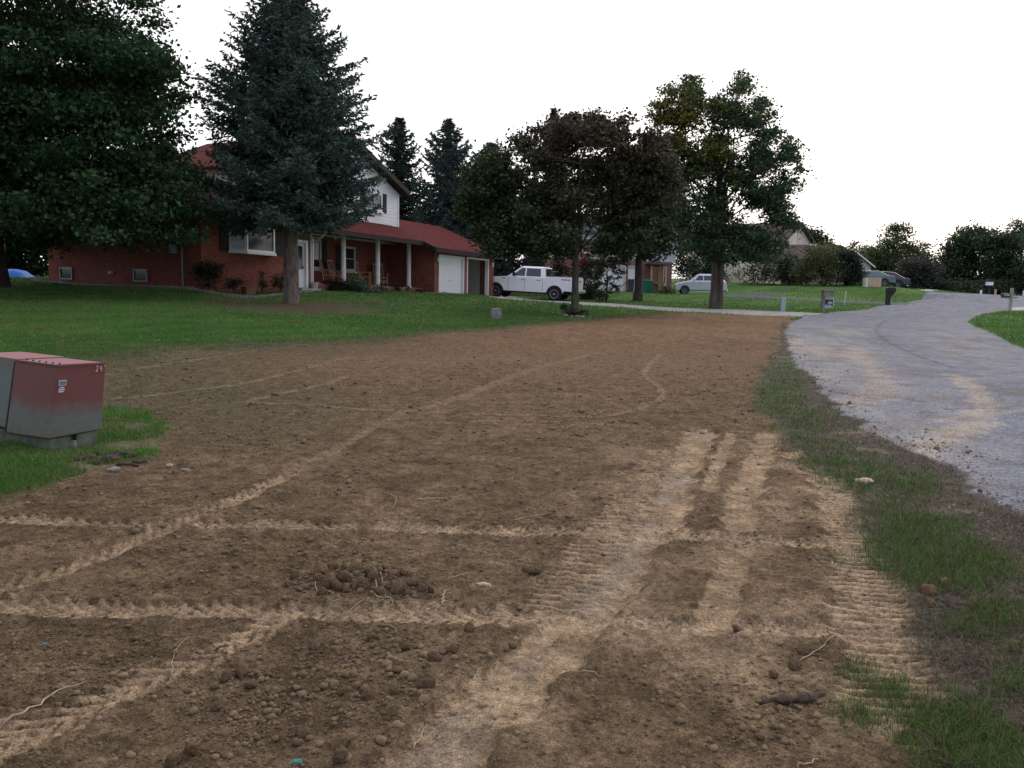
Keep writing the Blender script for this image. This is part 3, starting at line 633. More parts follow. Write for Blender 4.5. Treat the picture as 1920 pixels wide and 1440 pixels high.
blades('grass_tufts', x, y, rng.uniform(.02, .06, len(x))*np.clip(.8+y/30, .8, 1.6), .0032*np.clip(y/4, 1, 6), gcol(len(x), .28), .75, 'green grass tufts surviving along the verge and round the cabinet')
print('tufts', len(x))
px, py, x, y = cand(120000, 1000, 2050, 640, 1560, .9)
k = rng.uniform(size=len(x)) < gridval(m_verge*(1-m_road)*.9, x, y); x, y = x[k], y[k]
c = np.array([[.17,.135,.09]])*rng.uniform(.35, 1.25, (len(x),1))
blades('dead_grass', x, y, rng.uniform(.008, .028, len(x)), .004*np.clip(y/4, 1, 5), c, 2.2, 'flattened dead grass and thatch along the torn verge', 'dead grass')
# lawn blades
def lawn_blades(name, poly_fn, n, x0, x1, y0, y1, lab, pw=1.):
    px, py, x, y = cand(n, x0, x1, y0, y1, pw); k = (y < 75) & poly_fn(x, y) & (rng.uniform(size=n) > gridval(ring, x, y)*1.1); x, y = x[k], y[k]
    blades(name, x, y, rng.uniform(.025, .06, len(x))*np.clip(y/25, .7, 1.6), .006*np.clip(y/9, 1, 6), (gridval(colr[:,0], x, y)[:,None]*0 + np.stack([gridval(colr[:,q], x, y) for q in range(3)], 1))*rng.uniform(.75, 1.6, (len(x),1))*1.08 + gcol(len(x), .08)*.18, .55, lab)
    print(name, len(x))
isl = lambda x, y: (gridval((cls == 0).astype(float), x, y) > .5)
lawn_blades('lawn_grass', isl, 620000, -1100, 2900, 556, 700, 'mown green grass of the lawns', 1.)
lawn_blades('lawn_grass_near', isl, 190000, -1200, 350, 740, 1000, 'mown green grass patch round the utility cabinet')
# fallen leaves on the lawn
px, py, x, y = cand(3200, -100, 1300, 545, 655, 1); k = isl(x, y); x, y = x[k][:800], y[k][:800]; n = len(x); z = zat(x, y)+.05
a = rng.uniform(0, 6.28, n); s = .022
V = np.stack([np.stack([x+s*np.cos(a+q), y+s*np.sin(a+q), z+rng.uniform(0, .03, n)], 1) for q in (0, 1.57, 3.14, 4.71)], 1)
tag(mesh_np('fallen_leaves', V.reshape(-1, 3), np.arange(4*n).reshape(n, 4), M['leaf'], col=np.repeat(np.array([[.26,.22,.11]])*rng.uniform(.4, 1.3, (n,1)), 4, 0)), 'yellow and brown fallen leaves dotted over the front lawn', 'leaves', kind='stuff')
# ================================================================ TREES
def limb_curve(a, b, sag, n=7):
    a, b = Vector(a), Vector(b); m = a.lerp(b, .45) + Vector((rng.normal()*.08, rng.normal()*.08, 0))*(b-a).length + Vector((0, 0, sag))*(b-a).length
    return [a*(1-t)**2 + m*2*t*(1-t) + b*t*t for t in np.linspace(0, 1, n)]
def leaves(C, N, s, size, pal, flat=.5, tilt=.8, droop=0.):
    """C centres (k,3), N leaves per clump, s clump radius (k,)"""
    k = len(C); n = k*N
    r = rng.normal(size=(k, N, 3))*np.array([1, 1, flat])*.55
    P = (C[:,None,:] + r*np.asarray(s).reshape(-1, 1, 1)).reshape(-1, 3)
    P[:,2] -= droop*(np.hypot(r[...,0], r[...,1]).ravel()**2)*np.repeat(s, N)
    nz = rng.normal(size=(n, 3))*tilt + np.array([0, 0, 1.]); nz /= np.linalg.norm(nz, axis=1)[:,None]
    t = rng.normal(size=(n, 3)); a = np.cross(nz, t); a /= np.linalg.norm(a, axis=1)[:,None]; b = np.cross(nz, a)
    L = size*rng.uniform(.6, 1.3, n)[:,None]
    V = np.stack([P-a*L*.5, P+b*L*.42+a*L*.05-nz*L*.08, P+a*L*.6, P-b*L*.42+a*L*.05-nz*L*.08], 1).reshape(-1, 3)
    return V, P, np.repeat(np.arange(k), N)
def decid(name, label, base, Yd, blobs, ncl, nl, cs, lsz, pal, trunk_r, fork, bark='bark', cat='tree', group=None, flat=.5, depth=.7, shell=.45, lean=None, limbs=9, trunks=1, droop=0., minz=None, limbr=.4, twigs=True):
    base = Vector(base); root = thing(name, label, cat, base, group=group)
    B = []
    for b in (blobs if name != 'honey_locust' else [(q[0]+rng.normal()*7, q[1]+rng.normal()*11, q[2]*rng.uniform(.7,1.12), .8) for q in blobs for _ in (0, 1)]):
        c = at(b[0], b[1], Yd); B.append((np.array(c), b[2]*Yd/FPX, (b[3] if len(b) > 3 else 1.), (b[4] if len(b) > 4 else 1.)))
    xs_ = np.array([b[0][0] for b in B]); hw = (max(b[0][0]+b[1] for b in B) - min(b[0][0]-b[1] for b in B))/2; xc = (max(b[0][0]+b[1] for b in B) + min(b[0][0]-b[1] for b in B))/2
    w = np.array([b[1]**2*b[3] for b in B]); w /= w.sum(); C = []
    while len(C) < ncl:
        c, r, sz, _ = B[rng.choice(len(B), p=w)]
        d = rng.normal(size=3); d /= np.linalg.norm(d); q = d*r*rng.uniform()**shell; q[2] *= sz
        room = math.sqrt(max(.05, 1-min(1, ((c[0]-xc)/max(hw, .1))**2)))*hw*depth
        p = c + q; p[1] += rng.uniform(-1, 1)*max(room-r, 0)*1.0
        # foreshortening: keep the outline while moving in depth
        f = p[1]/Yd; p[0] *= f; p[2] = CAMZ + (p[2]-CAMZ)*f
        if minz and p[2] < minz: continue
        C.append(p)
    C = np.array(C); s = cs*rng.uniform(.65, 1.3, len(C))
    V, P, ci = leaves(C, nl, s, lsz, pal, flat=flat, droop=droop)
    col = pal(C, P, ci)
    V -= np.array(base)
    n = len(P); mesh_np('crown', V, np.arange(4*n).reshape(n, 4), M['leaf'], root, col=np.repeat(np.clip(col, .002, .9), 4, 0))
    # trunk and limbs
    mb = MB(); fz = fork; offs = [Vector((0, 0, 0))] if trunks == 1 else [Vector((-trunk_r*.8, 0, 0)), Vector((trunk_r*.9, .1, 0))]
    top = Vector((np.mean(C[:,0])-base.x, np.mean(C[:,1])-base.y, 0))
    zc = float(np.percentile(C[:,2], 75))-base.z
    tp = []
    for of in offs:
        pts = []; nseg = 9
        for i in range(nseg+1):
            t = i/nseg; z = t*zc; sh = max(0, (z-fz)/max(zc-fz, .1))
            pts.append(of + Vector((top.x*sh + .04*math.sin(i*1.7+of.x)*trunk_r*6*t, top.y*sh, z)))
        rr = [trunk_r*(1.35 if i == 0 else 1.0)*(1-.16*min(1, i*zc/nseg/fz)) if i*zc/nseg <= fz else trunk_r*.80*(1-.85*(i*zc/nseg-fz)/max(zc-fz, .1)) for i in range(nseg+1)]
        mb.tube([pts[0]-Vector((0,0,.25))]+pts, [rr[0]*1.3]+rr, 10); tp.append((pts, rr))
    order = rng.permutation(len(C))[:limbs]; main = []
    for j, i in enumerate(order):
        pts, rr = tp[j % len(tp)]; tgt = Vector(C[i])-base
        h = min(max(fz*.9 + rng.uniform(0, .5)*(zc-fz), fz*.8), max(tgt.z-.3, fz*.75)); t = min(h/zc, 1)*(len(pts)-1); a = pts[int(t)].lerp(pts[min(int(t)+1, len(pts)-1)], t-int(t))
        cv = limb_curve(a, tgt, .12); r0 = trunk_r*limbr*rng.uniform(.7, 1.1); mb.tube(cv, [r0*(1-.82*k/6) for k in range(7)], 6); main.append((cv, r0))
    if twigs:
      for i in order[limbs:] if False else rng.permutation(len(C))[:int(len(C)*.8)]:
        tgt = Vector(C[i])-base; best = None
        for cv, r0 in main:
            for k in (2, 3, 4, 5):
                d = (cv[k]-tgt).length + (0 if cv[k].z < tgt.z else .8)
                if best is None or d < best[0]: best = (d, cv[k], r0*(1-.82*k/6))
        if best and best[0] > .15: mb.tube(limb_curve(best[1], tgt, .1, 5), [max(best[2]*.5, .012)*(1-.7*k/4) for k in range(5)], 4, cap=False)
    mb.build('trunk', M[bark], root, smooth=True, weld=False)
    return root
def pal2(a, b, var=.35, c=None, fc=None):
    a, b = np.array(a), np.array(b)
    def f(C, P, ci):
        t = rng.uniform(size=len(C))[ci][:,None]; q = a*(1-t)+b*t; q = q*(1+var*(rng.uniform(size=(len(P),1))*2-1))*(.8+.4*rng.uniform(size=len(C))[ci][:,None])
        if c is not None:
            m = fc(C, P, ci); q = q*(1-m[:,None]) + np.array(c)*m[:,None]*rng.uniform(.7, 1.3, (len(P),1))
        return q
    return f
def conifer(name, label, base, H, prof, nbr, col, group=None, bark='barks', tuft=.17, z0=.14, trunk_r=.3, dens=1.0, seed=0, droop=.18):
    """prof: list (height fraction, radius)"""
    r = np.random.default_rng(seed); base = Vector(base); root = thing(name, label, 'tree', base, group=group)
    hf = np.array([p[0] for p in prof]); rf = np.array([p[1] for p in prof])
    mb = MB(); mb.tube([(0,0,-.3),(0,0,0),(.02,0,H*.12),(0,.02,H*.4),(0,0,H*.75),(0,0,H)], [trunk_r*1.35, trunk_r*1.12, trunk_r, trunk_r*.8, trunk_r*.4, .015], 10)
    A = []; D = []; W = []
    for i in range(nbr):
        t = z0 + (1-z0)*((i+r.uniform())/nbr)**.86; z = t*H; az = i*2.399963 + r.normal()*.25
        L = np.interp(t, hf, rf)*r.choice([.45,.72,.92,1.04,1.22], p=[.14,.22,.28,.24,.12])*r.uniform(.9, 1.1)
        if L < .05: L = .08
        out = np.array([math.cos(az), math.sin(az), 0]); ns = max(3, int(L/.14)); up0 = .35*(t-.35)
        pts = []
        for k in range(ns+1):
            q = k/ns; pts.append(out*L*q + np.array([0, 0, z + L*(up0*q - droop*math.sin(q*math.pi*.8)*1.3 + .10*q**4)]))
        if L > .5: mb.tube([Vector(p) for p in pts[::max(1, ns//4)]], [max(.04*L/3*(1-q), .006) for q in np.linspace(0, 1, len(pts[::max(1, ns//4)]))], 4, cap=False)
        side = np.array([-out[1], out[0], 0])
        for k in range(1, ns+1):
            q = k/ns; p = pts[k]; d = p - pts[k-1]; d /= np.linalg.norm(d)+1e-9
            wl = (L*.34*(1-q)**.7*min(1, q*3) + .13)
            for sd in (-1, 1):
                nt_ = max(1, int(wl/(tuft*.62)*dens))
                for m in range(nt_):
                    f = (m+r.uniform(.2, 1))/nt_; dd = side*sd*.85 + d*.55 + np.array([0, 0, -.25+r.normal()*.22])
                    dd /= np.linalg.norm(dd); A.append(p + dd*wl*f*r.uniform(.8, 1.1) + r.normal(size=3)*.03); D.append(dd + r.normal(size=3)*.35); W.append(r.uniform(.7, 1.3))
            A.append(p + r.normal(size=3)*.02); D.append(d + r.normal(size=3)*.25); W.append(1.1)
    A = np.array(A); D = np.array(D); W = np.array(W)*tuft; D /= np.linalg.norm(D, axis=1)[:,None]; n = len(A)
    Vs = []; Cs = []
    cv = np.array(col)[None]*r.uniform(.65, 1.45, (n, 1))*np.array([[1, 1, 1]]) + np.array([[.004,.006,.009]])*r.uniform(0, 1, (n, 1))
    for m in range(3):                                   # each tuft: three crossed slivers
        t = r.normal(size=(n, 3)); a = np.cross(D, t); a /= np.linalg.norm(a, axis=1)[:,None]; DD = D + r.normal(size=(n, 3))*.45; DD /= np.linalg.norm(DD, axis=1)[:,None]
        w = (W*.17)[:,None]; Vs.append(np.stack([A - DD*W[:,None]*.35, A+a*w, A + DD*W[:,None]*.75, A-a*w], 1)); Cs.append(np.repeat(cv, 4, 0))
    V = np.concatenate([v.reshape(-1, 3) for v in Vs]); V = V; nn = len(V)//4
    mesh_np('crown', V, np.arange(nn*4).reshape(nn, 4), M['needle'], root, col=np.concatenate(Cs))
    mb.build('trunk', M[bark], root, smooth=True, weld=False); print(name, nn); return root

# big maple at the upper left
def maple_pal(C, P, ci):
    t = rng.uniform(size=len(C))[ci][:,None]
    q = np.array([.028,.066,.026])*(1-t) + np.array([.052,.098,.040])*t
    return q*rng.uniform(.6, 1.4, (len(P),1))
b = gx(-6, 29.5)
decid('maple_tree', 'huge dark green maple filling the upper left corner before the brick wing', b, 29.5,
  [(60,90,150),(200,60,105),(170,-60,130),(40,-80,160),(235,150,88),(130,220,105),(30,230,120),(280,175,66),(250,250,80),(275,310,62),(190,330,85),(100,350,85),(60,340,70),(210,400,45),(270,380,45),(300,345,40),(130,410,40),(60,400,35),(20,380,40),(-60,200,170),(-150,60,190),(-120,330,120),(325,330,30),(330,240,26),(-60,400,60),(345,370,34),(330,410,30),(365,330,22),(150,425,34),(240,425,30),(370,400,24),(375,340,22),(310,440,28),(200,445,30),(90,440,34),(345,435,24),(30,430,30)],
  1000, 190, .68, .14, maple_pal, .34, 2.6, 'barkd', flat=.42, depth=1.05, limbs=16, minz=2.15)
# blue spruce on the lawn
sp = gx(546, 30)
conifer('blue_spruce', 'tall blue green spruce standing on the front lawn before the red roof', sp, 13.0,
 [(0,.0),(.18,2.2),(.21,2.8),(.255,3.05),(.40,2.95),(.48,2.85),(.555,2.65),(.655,2.0),(.70,1.75),(.777,1.15),(.85,.66),(.93,.32),(1,.03)], 520, (.066,.102,.080), seed=3, trunk_r=.27, tuft=.18, z0=.235, dens=1.1, droop=.06)
# spruces behind the garage
conifer('spruce_tree', 'narrow dark spruce behind the garage, nearest the white gable', gx(748, 62), 12.1, [(0,.5),(.15,2.6),(.35,2.5),(.6,2.1),(.8,1.45),(.93,.75),(1,.08)], 230, (.030,.046,.034), 'spruces behind the garage', seed=5, tuft=.30, dens=.7)
conifer('spruce_tree', 'grey green spruce behind the garage with an open pointed top', gx(838, 60), 11.9, [(0,.5),(.15,3.2),(.35,3.3),(.55,2.8),(.7,2.2),(.85,1.55),(.93,.8),(1,.08)], 210, (.055,.078,.066), 'spruces behind the garage', seed=7, tuft=.32, dens=.62)
conifer('spruce_tree', 'bluish spruce behind the garage, just left of the autumn maple crown', gx(915, 58), 10.2, [(0,.5),(.15,3.2),(.45,2.9),(.7,2.2),(.88,1.5),(1,.1)], 190, (.050,.070,.066), 'spruces behind the garage', seed=9, tuft=.32, dens=.65)
conifer('spruce_tree', 'distant dark spruce whose tip shows above the autumn maple', gx(1030, 74), 15.4, [(0,.6),(.3,2.6),(.6,1.9),(.85,1.0),(1,.05)], 260, (.022,.036,.026), 'spruces behind the garage', seed=11, tuft=.32, dens=.6)
# autumn maple in front of the truck
def aut(C, P, ci):
    px, py = proj(C[:,0], C[:,1], C[:,2]); m = np.clip(1.15 - (py-215)/230. - np.clip(1010-px, 0, 200)/160., 0, 1)[ci][:,None]
    n = len(P); gcol_ = np.array([.044,.070,.028])*rng.uniform(.6, 1.5, (n,1)); r_ = np.array([.082,.062,.041])*rng.uniform(.5, 1.35, (n,1))
    k = rng.uniform(size=(n,1)) < (m*.85+.08); return np.where(k, r_, gcol_)
decid('autumn_maple', 'round maple turning purple brown, trunk in front of the white pickup', gx(1077, 34), 34,
  [(905,335,32),(900,385,36),(925,300,24),(1235,270,32),(1240,320,34),(1010,285,45),(1080,270,52),(1150,262,48),(1110,240,30),(960,310,38),(945,370,55),(1000,400,62),(1060,370,60),(1180,330,52),(1215,300,36),(1225,390,40),(930,425,42),(970,448,34),(1040,445,40),(1145,455,30,.7),(1180,430,42),(1215,460,28),(1060,240,26),(1165,225,14),(895,400,28),(1005,465,24,.6),(925,465,18),(1250,340,24),(1250,450,24),(1120,330,40)],
  520, 140, .42, .14, aut, .155, 2.0, 'bark', flat=.6, depth=.8, limbs=14, shell=.4, limbr=.5)
decid('shade_tree', 'dark leafed tree behind the driveway, between the autumn maple and the twin trunk locust', gx(1196, 56), 56,
  [(1170,340,52),(1215,310,48),(1235,380,48),(1180,410,48),(1215,425,34),(1150,430,32,.7),(1190,455,28,.6),(1120,380,40),(1260,390,26),(1250,280,30),(1165,480,20,.6)],
  240, 105, .62, .20, pal2((.030,.048,.026), (.044,.054,.030)), .30, 3.4, 'barkd', flat=.5, depth=.7, limbs=12)
# honey locust
def loc(C, P, ci):
    px, py = proj(C[:,0], C[:,1], C[:,2]); a = np.exp(-(((px-1270)/55)**2+((py-235)/65)**2)) + .8*np.exp(-(((px-1350)/50)**2+((py-290)/45)**2)) + .5*np.exp(-(((px-1365)/22)**2+((py-400)/30)**2)) + .25*(py < 230)
    n = len(P); k = rng.uniform(size=(n,1)) < (a*.7+.04)[ci][:,None]
    return np.where(k, np.array([.20,.17,.035])*rng.uniform(.5, 1.3, (n,1)), np.array([.038,.078,.040])*rng.uniform(.6, 1.4, (n,1)))
decid('honey_locust', 'tall airy locust with twin trunk and yellowing leaves beside the driveway', gx(1342, 45), 45,
  [(1260,175,22,.6),(1300,170,26,.6),(1345,165,22,.6),(1385,160,20,.6),(1398,152,10),(1250,215,30,.6),(1300,215,34,.7),(1360,205,34,.6),(1410,215,36,.55),(1440,205,22,.6),(1270,265,40,.6),(1340,270,44,.6),(1420,262,30,.5),(1445,250,16,.5),
   (1300,320,46,.6),(1380,325,44,.5),(1440,300,30,.5),(1475,290,22,.5),(1490,300,12,.5),(1470,345,26,.5),(1420,370,38,.55),(1340,375,50,.6),(1265,350,34,.6),(1270,400,36,.6),(1320,430,44,.6),(1390,425,40,.5),(1450,405,30,.5),(1480,415,14,.5),(1300,452,24,.6),(1368,465,26,.6),(1420,460,28,.5),(1460,455,14,.5),(1380,505,24,.5),(1400,490,18,.5)],
  1350, 54, .47, .14, loc, .20, 3.2, 'bark', flat=.42, depth=.85, limbs=18, trunks=2, shell=.62, droop=.3, minz=2.6)
decid('young_tree', 'young plum tree with thin black trunk and dark purple leaves behind the pickup', gx(1137, 47.5), 47.5,
  [(1135,500,20),(1155,515,14),(1120,530,18),(1150,540,12),(1125,555,12),(1160,505,10),(1150,490,14)], 60, 55, .2, .09, pal2((.035,.022,.016), (.03,.038,.018)), .055, 1.0, 'black', flat=.5, limbs=6)
print('trees a')
# shrubs and bushes (base point column, depth, blobs)
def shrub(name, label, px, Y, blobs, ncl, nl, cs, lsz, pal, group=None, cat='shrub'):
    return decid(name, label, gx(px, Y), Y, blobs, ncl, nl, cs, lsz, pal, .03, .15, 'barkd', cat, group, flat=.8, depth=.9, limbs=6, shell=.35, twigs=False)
GR1, GR2 = (.022,.045,.016), (.04,.07,.025)
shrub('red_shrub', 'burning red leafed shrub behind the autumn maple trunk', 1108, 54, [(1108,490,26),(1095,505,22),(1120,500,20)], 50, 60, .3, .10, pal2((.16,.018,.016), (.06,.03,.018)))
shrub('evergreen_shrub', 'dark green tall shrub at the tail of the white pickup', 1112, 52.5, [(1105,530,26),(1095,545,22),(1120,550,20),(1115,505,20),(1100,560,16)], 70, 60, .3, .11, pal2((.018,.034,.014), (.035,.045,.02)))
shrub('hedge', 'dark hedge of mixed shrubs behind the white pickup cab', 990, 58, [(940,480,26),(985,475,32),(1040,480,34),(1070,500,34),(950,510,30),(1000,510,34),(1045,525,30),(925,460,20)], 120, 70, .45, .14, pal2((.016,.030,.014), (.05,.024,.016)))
shrub('boxwood_shrub', 'big dark shrub at the left corner of the brick bay window wing', 393, 30.6, [(385,505,20),(402,512,18),(393,525,16)], 50, 50, .22, .07, pal2((.028,.030,.02), (.03,.045,.022)))
shrub('low_shrub', 'small low dark shrub under the bay window next to a wooden planter', 440, 31.6, [(434,528,12),(448,530,11)], 25, 40, .14, .055, pal2((.03,.03,.02), (.03,.05,.025)))
shrub('low_shrub', 'thin upright small shrub against the brick below the bay window right half', 491, 33, [(491,515,7),(490,528,8),(495,535,7)], 18, 30, .12, .05, pal2((.02,.045,.025), (.04,.07,.04)))
shrub('low_shrub', 'dark green low shrub left of the spruce trunk by the house wall', 527, 33.6, [(520,530,12),(535,526,12)], 28, 40, .16, .055, pal2((.014,.035,.022), (.02,.05,.03)))
shrub('barberry_shrub', 'dark maroon low shrub in front of the first porch column', 628, 37.2, [(612,541,15),(632,539,17),(622,549,13),(643,545,12)], 110, 60, .22, .07, pal2((.045,.022,.022), (.04,.04,.026)))
shrub('grassy_shrub', 'spreading grey green bush in front of the porch between two columns', 675, 37.4, [(655,538,15),(675,546,18),(695,550,14),(668,528,10),(708,553,9),(650,552,12)], 130, 60, .24, .07, pal2((.055,.085,.055), (.09,.12,.08)))
shrub('low_shrub', 'potted looking green shrub right of the second porch column', 716, 40.4, [(714,540,9),(722,545,7)], 16, 35, .14, .05, pal2((.03,.06,.03), (.05,.07,.04)))
shrub('evergreen_shrub', 'dark round shrub below the rocking chair beside the third porch column', 746, 41.8, [(740,543,13),(755,541,12),(748,550,10)], 36, 45, .18, .06, pal2((.016,.032,.02), (.025,.05,.03)))
shrub('low_shrub', 'small green plants on the stone border left of the white garage door', 800, 43.2, [(792,545,8),(805,548,7)], 16, 35, .13, .05, pal2((.03,.05,.025), (.05,.06,.03)))
shrub('maple_suckers', 'leafy suckers at the foot of the autumn maple', 1062, 33.6, [(1060,578,9),(1068,586,10),(1090,588,9)], 22, 30, .14, .07, pal2((.022,.045,.016), (.05,.06,.02)))
# around the third house
shrub('forsythia_bush', 'large rounded yellow green bush in front of the beige house', 1548, 75, [(1545,490,34),(1520,500,28),(1575,495,30),(1545,515,28),(1505,515,20),(1590,510,22),(1535,475,20)], 160, 60, .6, .17, pal2((.05,.075,.03), (.13,.12,.045)))
shrub('juniper_shrub', 'dark green pointed shrub on the right flank of the yellow green bush', 1595, 74, [(1590,480,14),(1598,500,18),(1605,515,14),(1600,488,12)], 60, 60, .4, .15, pal2((.014,.03,.018), (.022,.045,.024)))
shrub('hedge', 'row of dark shrubs along the beige house left of the yellow green bush', 1440, 79, [(1400,515,18),(1425,512,20),(1450,505,24),(1478,505,26),(1495,515,18),(1462,488,14)], 120, 60, .5, .16, pal2((.030,.050,.028), (.045,.068,.032)))
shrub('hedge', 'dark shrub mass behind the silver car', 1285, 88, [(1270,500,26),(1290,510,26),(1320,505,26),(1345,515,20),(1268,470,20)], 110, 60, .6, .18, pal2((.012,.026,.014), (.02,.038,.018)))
shrub('low_shrub', 'weedy green shrub below the neighbour window left of the silver car', 1250, 68, [(1245,545,9),(1258,547,8)], 24, 40, .25, .09, pal2((.03,.05,.02), (.05,.07,.03)))
# background trees
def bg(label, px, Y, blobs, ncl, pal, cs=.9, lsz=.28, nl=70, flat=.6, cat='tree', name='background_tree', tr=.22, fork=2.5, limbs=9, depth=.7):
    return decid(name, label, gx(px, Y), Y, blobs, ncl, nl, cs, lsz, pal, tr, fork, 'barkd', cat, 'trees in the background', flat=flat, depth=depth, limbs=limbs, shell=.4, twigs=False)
bg('small tree rising behind the beige gable roof', 1528, 98, [(1515,440,14),(1530,445,18),(1542,455,14),(1520,462,16),(1508,452,12)], 60, pal2((.035,.06,.025), (.05,.075,.035)), cs=.8, nl=45)
bg('broad olive tree behind the grey garage gable, tallest of its clump', 1682, 112, [(1740,515,24),(1760,525,20),(1735,490,20),(1670,520,30),(1700,520,28),(1685,455,34),(1660,475,36),(1710,478,32),(1690,495,40),(1640,490,28),(1680,435,14)], 240, pal2((.062,.088,.038), (.095,.118,.052)), cs=1.1)  # far right trees: leaf colours lightened to paint in distance haze
bg('low yellowish tree line behind the grey garage roof', 1615, 118, [(1605,472,16),(1625,475,18),(1640,485,20),(1650,500,24)], 70, pal2((.065,.075,.030), (.10,.095,.045)), cs=1.0)
bg('bare looking purple brown shrub under the olive tree', 1712, 100, [(1705,505,24),(1730,500,26),(1745,515,22),(1695,525,18),(1720,530,22)], 120, pal2((.055,.052,.050), (.07,.068,.055)), cs=.8, lsz=.22)
bg('dark rounded tree with a pointed crown right of the olive tree', 1815, 108, [(1812,455,30),(1790,480,32),(1830,480,30),(1800,510,34),(1780,530,26),(1830,515,30),(1815,438,14),(1765,500,20),(1770,520,18),(1845,450,22)], 260, pal2((.036,.062,.032), (.055,.082,.042)), cs=1.1)
bg('dark tree at the right edge of the picture, left of the tall hazy tree', 1872, 104, [(1870,465,26),(1890,480,28),(1860,500,30),(1890,515,28),(1865,530,24),(1905,500,26),(1855,450,18),(1900,455,22)], 230, pal2((.034,.058,.032), (.050,.074,.040)), cs=1.0)
bg('tall pale tree rising above the others at the right edge', 1908, 140, [(1900,428,16),(1918,435,18),(1930,450,22),(1905,450,14)], 60, pal2((.06,.08,.06), (.08,.10,.075)), cs=1.2)
bg('dark tree just beyond the right edge of the picture', 1970, 100, [(1960,470,36),(1990,490,40),(1940,510,34),(1980,530,34)], 110, pal2((.034,.058,.032), (.050,.074,.040)), cs=1.1)
bg('dense undergrowth along the far side of the road bend', 1800, 101, [(1740,535,16),(1770,538,16),(1800,538,16),(1830,538,16),(1860,538,16),(1890,538,16),(1920,538,16)], 110, pal2((.034,.05,.028), (.05,.066,.034)), cs=.8, cat='thicket', name='thicket', lsz=.24)
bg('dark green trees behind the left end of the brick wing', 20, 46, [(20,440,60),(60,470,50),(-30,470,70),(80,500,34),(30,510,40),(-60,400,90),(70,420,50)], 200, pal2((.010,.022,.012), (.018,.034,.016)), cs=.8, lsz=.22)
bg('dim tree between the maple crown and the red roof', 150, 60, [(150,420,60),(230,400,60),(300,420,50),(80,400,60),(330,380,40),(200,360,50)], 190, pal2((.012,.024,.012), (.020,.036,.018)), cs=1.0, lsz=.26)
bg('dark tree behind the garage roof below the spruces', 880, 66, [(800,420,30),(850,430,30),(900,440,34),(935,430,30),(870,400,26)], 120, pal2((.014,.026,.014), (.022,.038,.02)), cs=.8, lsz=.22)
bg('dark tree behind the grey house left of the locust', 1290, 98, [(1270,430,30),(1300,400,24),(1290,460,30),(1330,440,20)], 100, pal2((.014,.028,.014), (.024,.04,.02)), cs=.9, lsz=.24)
decid('light_blocker_tree', 'unseen dark leafy tree added beyond the left edge to shade the brick wing', gx(-420, 22), 22, [(-420,60,230),(-330,250,150),(-520,260,170),(-430,380,120),(-420,-150,200)], 330, 120, .8, .2, pal2((.014,.036,.012), (.024,.05,.018)), .3, 2.2, 'barkd', flat=.5, depth=.9, limbs=12, twigs=False)  # out of view, added to block skylight from the brick wing
for tx, ty, lab in ((-15,-7,'unseen leafy tree added for shade behind the viewer on the left'),(-24,3,'unseen leafy tree added for shade left of the viewer beyond the cabinet'),(-27,12,'unseen leafy tree added for shade further left of the maple'),(-6,-14,'unseen leafy tree added for shade straight behind the viewer')):  # out-of-view trees added to keep low skylight off the left brick wall
    base = Vector((tx, ty, -.02)); rt = thing('light_blocker_tree', lab, 'tree', base, group='unseen shading trees added around the viewer'); k = 170
    C = rng.normal(size=(k,3)); C /= np.linalg.norm(C, axis=1)[:,None]; C = C*(rng.uniform(size=(k,1))**.4)*np.array([[4.6,4.6,4.4]]) + np.array([[tx,ty,5.6]])
    V, P, ci = leaves(C, 60, np.full(k, 1.0), .34, None); V -= np.array(base); n = len(P)
    mesh_np('crown', V, np.arange(4*n).reshape(n, 4), M['leaf'], rt, col=np.repeat(pal2((.016,.038,.014), (.026,.052,.02))(C, P, ci), 4, 0))
    mb = MB(); mb.tube([(0,0,-.2),(0,0,0),(.05,0,2),(0,.1,6)], [.4,.32,.27,.12], 10)
    for q in range(10): mb.tube(limb_curve((0,0,2+q*.3), Vector(C[q*9])-base, .1, 5), [.11,.08,.06,.04,.02], 6)
    mb.build('trunk', M['barkd'], rt, smooth=True, weld=False)
print('trees done')
# ================================================================ BUILDINGS
def window(fr, u0, u1, z0, z1, n, parent, frame=M['white'], fw=.07, mull=1, shut=None, sill=True, depth=.07, shw=.35, hbar=0):
    mb = MB()
    fr.box(mb, u0, u0+fw, n, n+depth, z0, z1); fr.box(mb, u1-fw, u1, n, n+depth, z0, z1)
    fr.box(mb, u0+fw, u1-fw, n, n+depth, z1-fw, z1); fr.box(mb, u0+fw, u1-fw, n, n+depth, z0, z0+fw)
    for k in range(mull):
        c = u0 + (u1-u0)*(k+1)/(mull+1); fr.box(mb, c-.025, c+.025, n+.005, n+depth-.01, z0+fw, z1-fw)
    for k in range(hbar):
        c = z0 + (z1-z0)*(k+1)/(hbar+1); fr.box(mb, u0+fw, u1-fw, n+.005, n+depth-.012, c-.02, c+.02)
    w = mb.build('window', frame, parent, world=True, weld=False)
    p = MB(); fr.box(p, u0+fw, u1-fw, n+.006, n+.028, z0+fw, z1-fw); p.build('pane', M['glass'], w, world=True)
    if sill: p = MB(); fr.box(p, u0-.05, u1+.05, n, n+depth+.06, z0-.09, z0-.004); p.build('sill', frame, w, world=True)
    for s in (shut or []):
        p = MB(); a = (u0-shw-.03, u0-.03) if s == 'l' else (u1+.03, u1+shw+.03); fr.box(p, a[0], a[1], n, n+.04, z0-.02, z1+.02)
        k = z0+.06
        while k < z1-.08: fr.box(p, a[0]+.05, a[1]-.05, n+.04, n+.052, k, k+.035); k += .07
        p.build('shutter', M['shutter'], parent, world=True, weld=False)
    return w
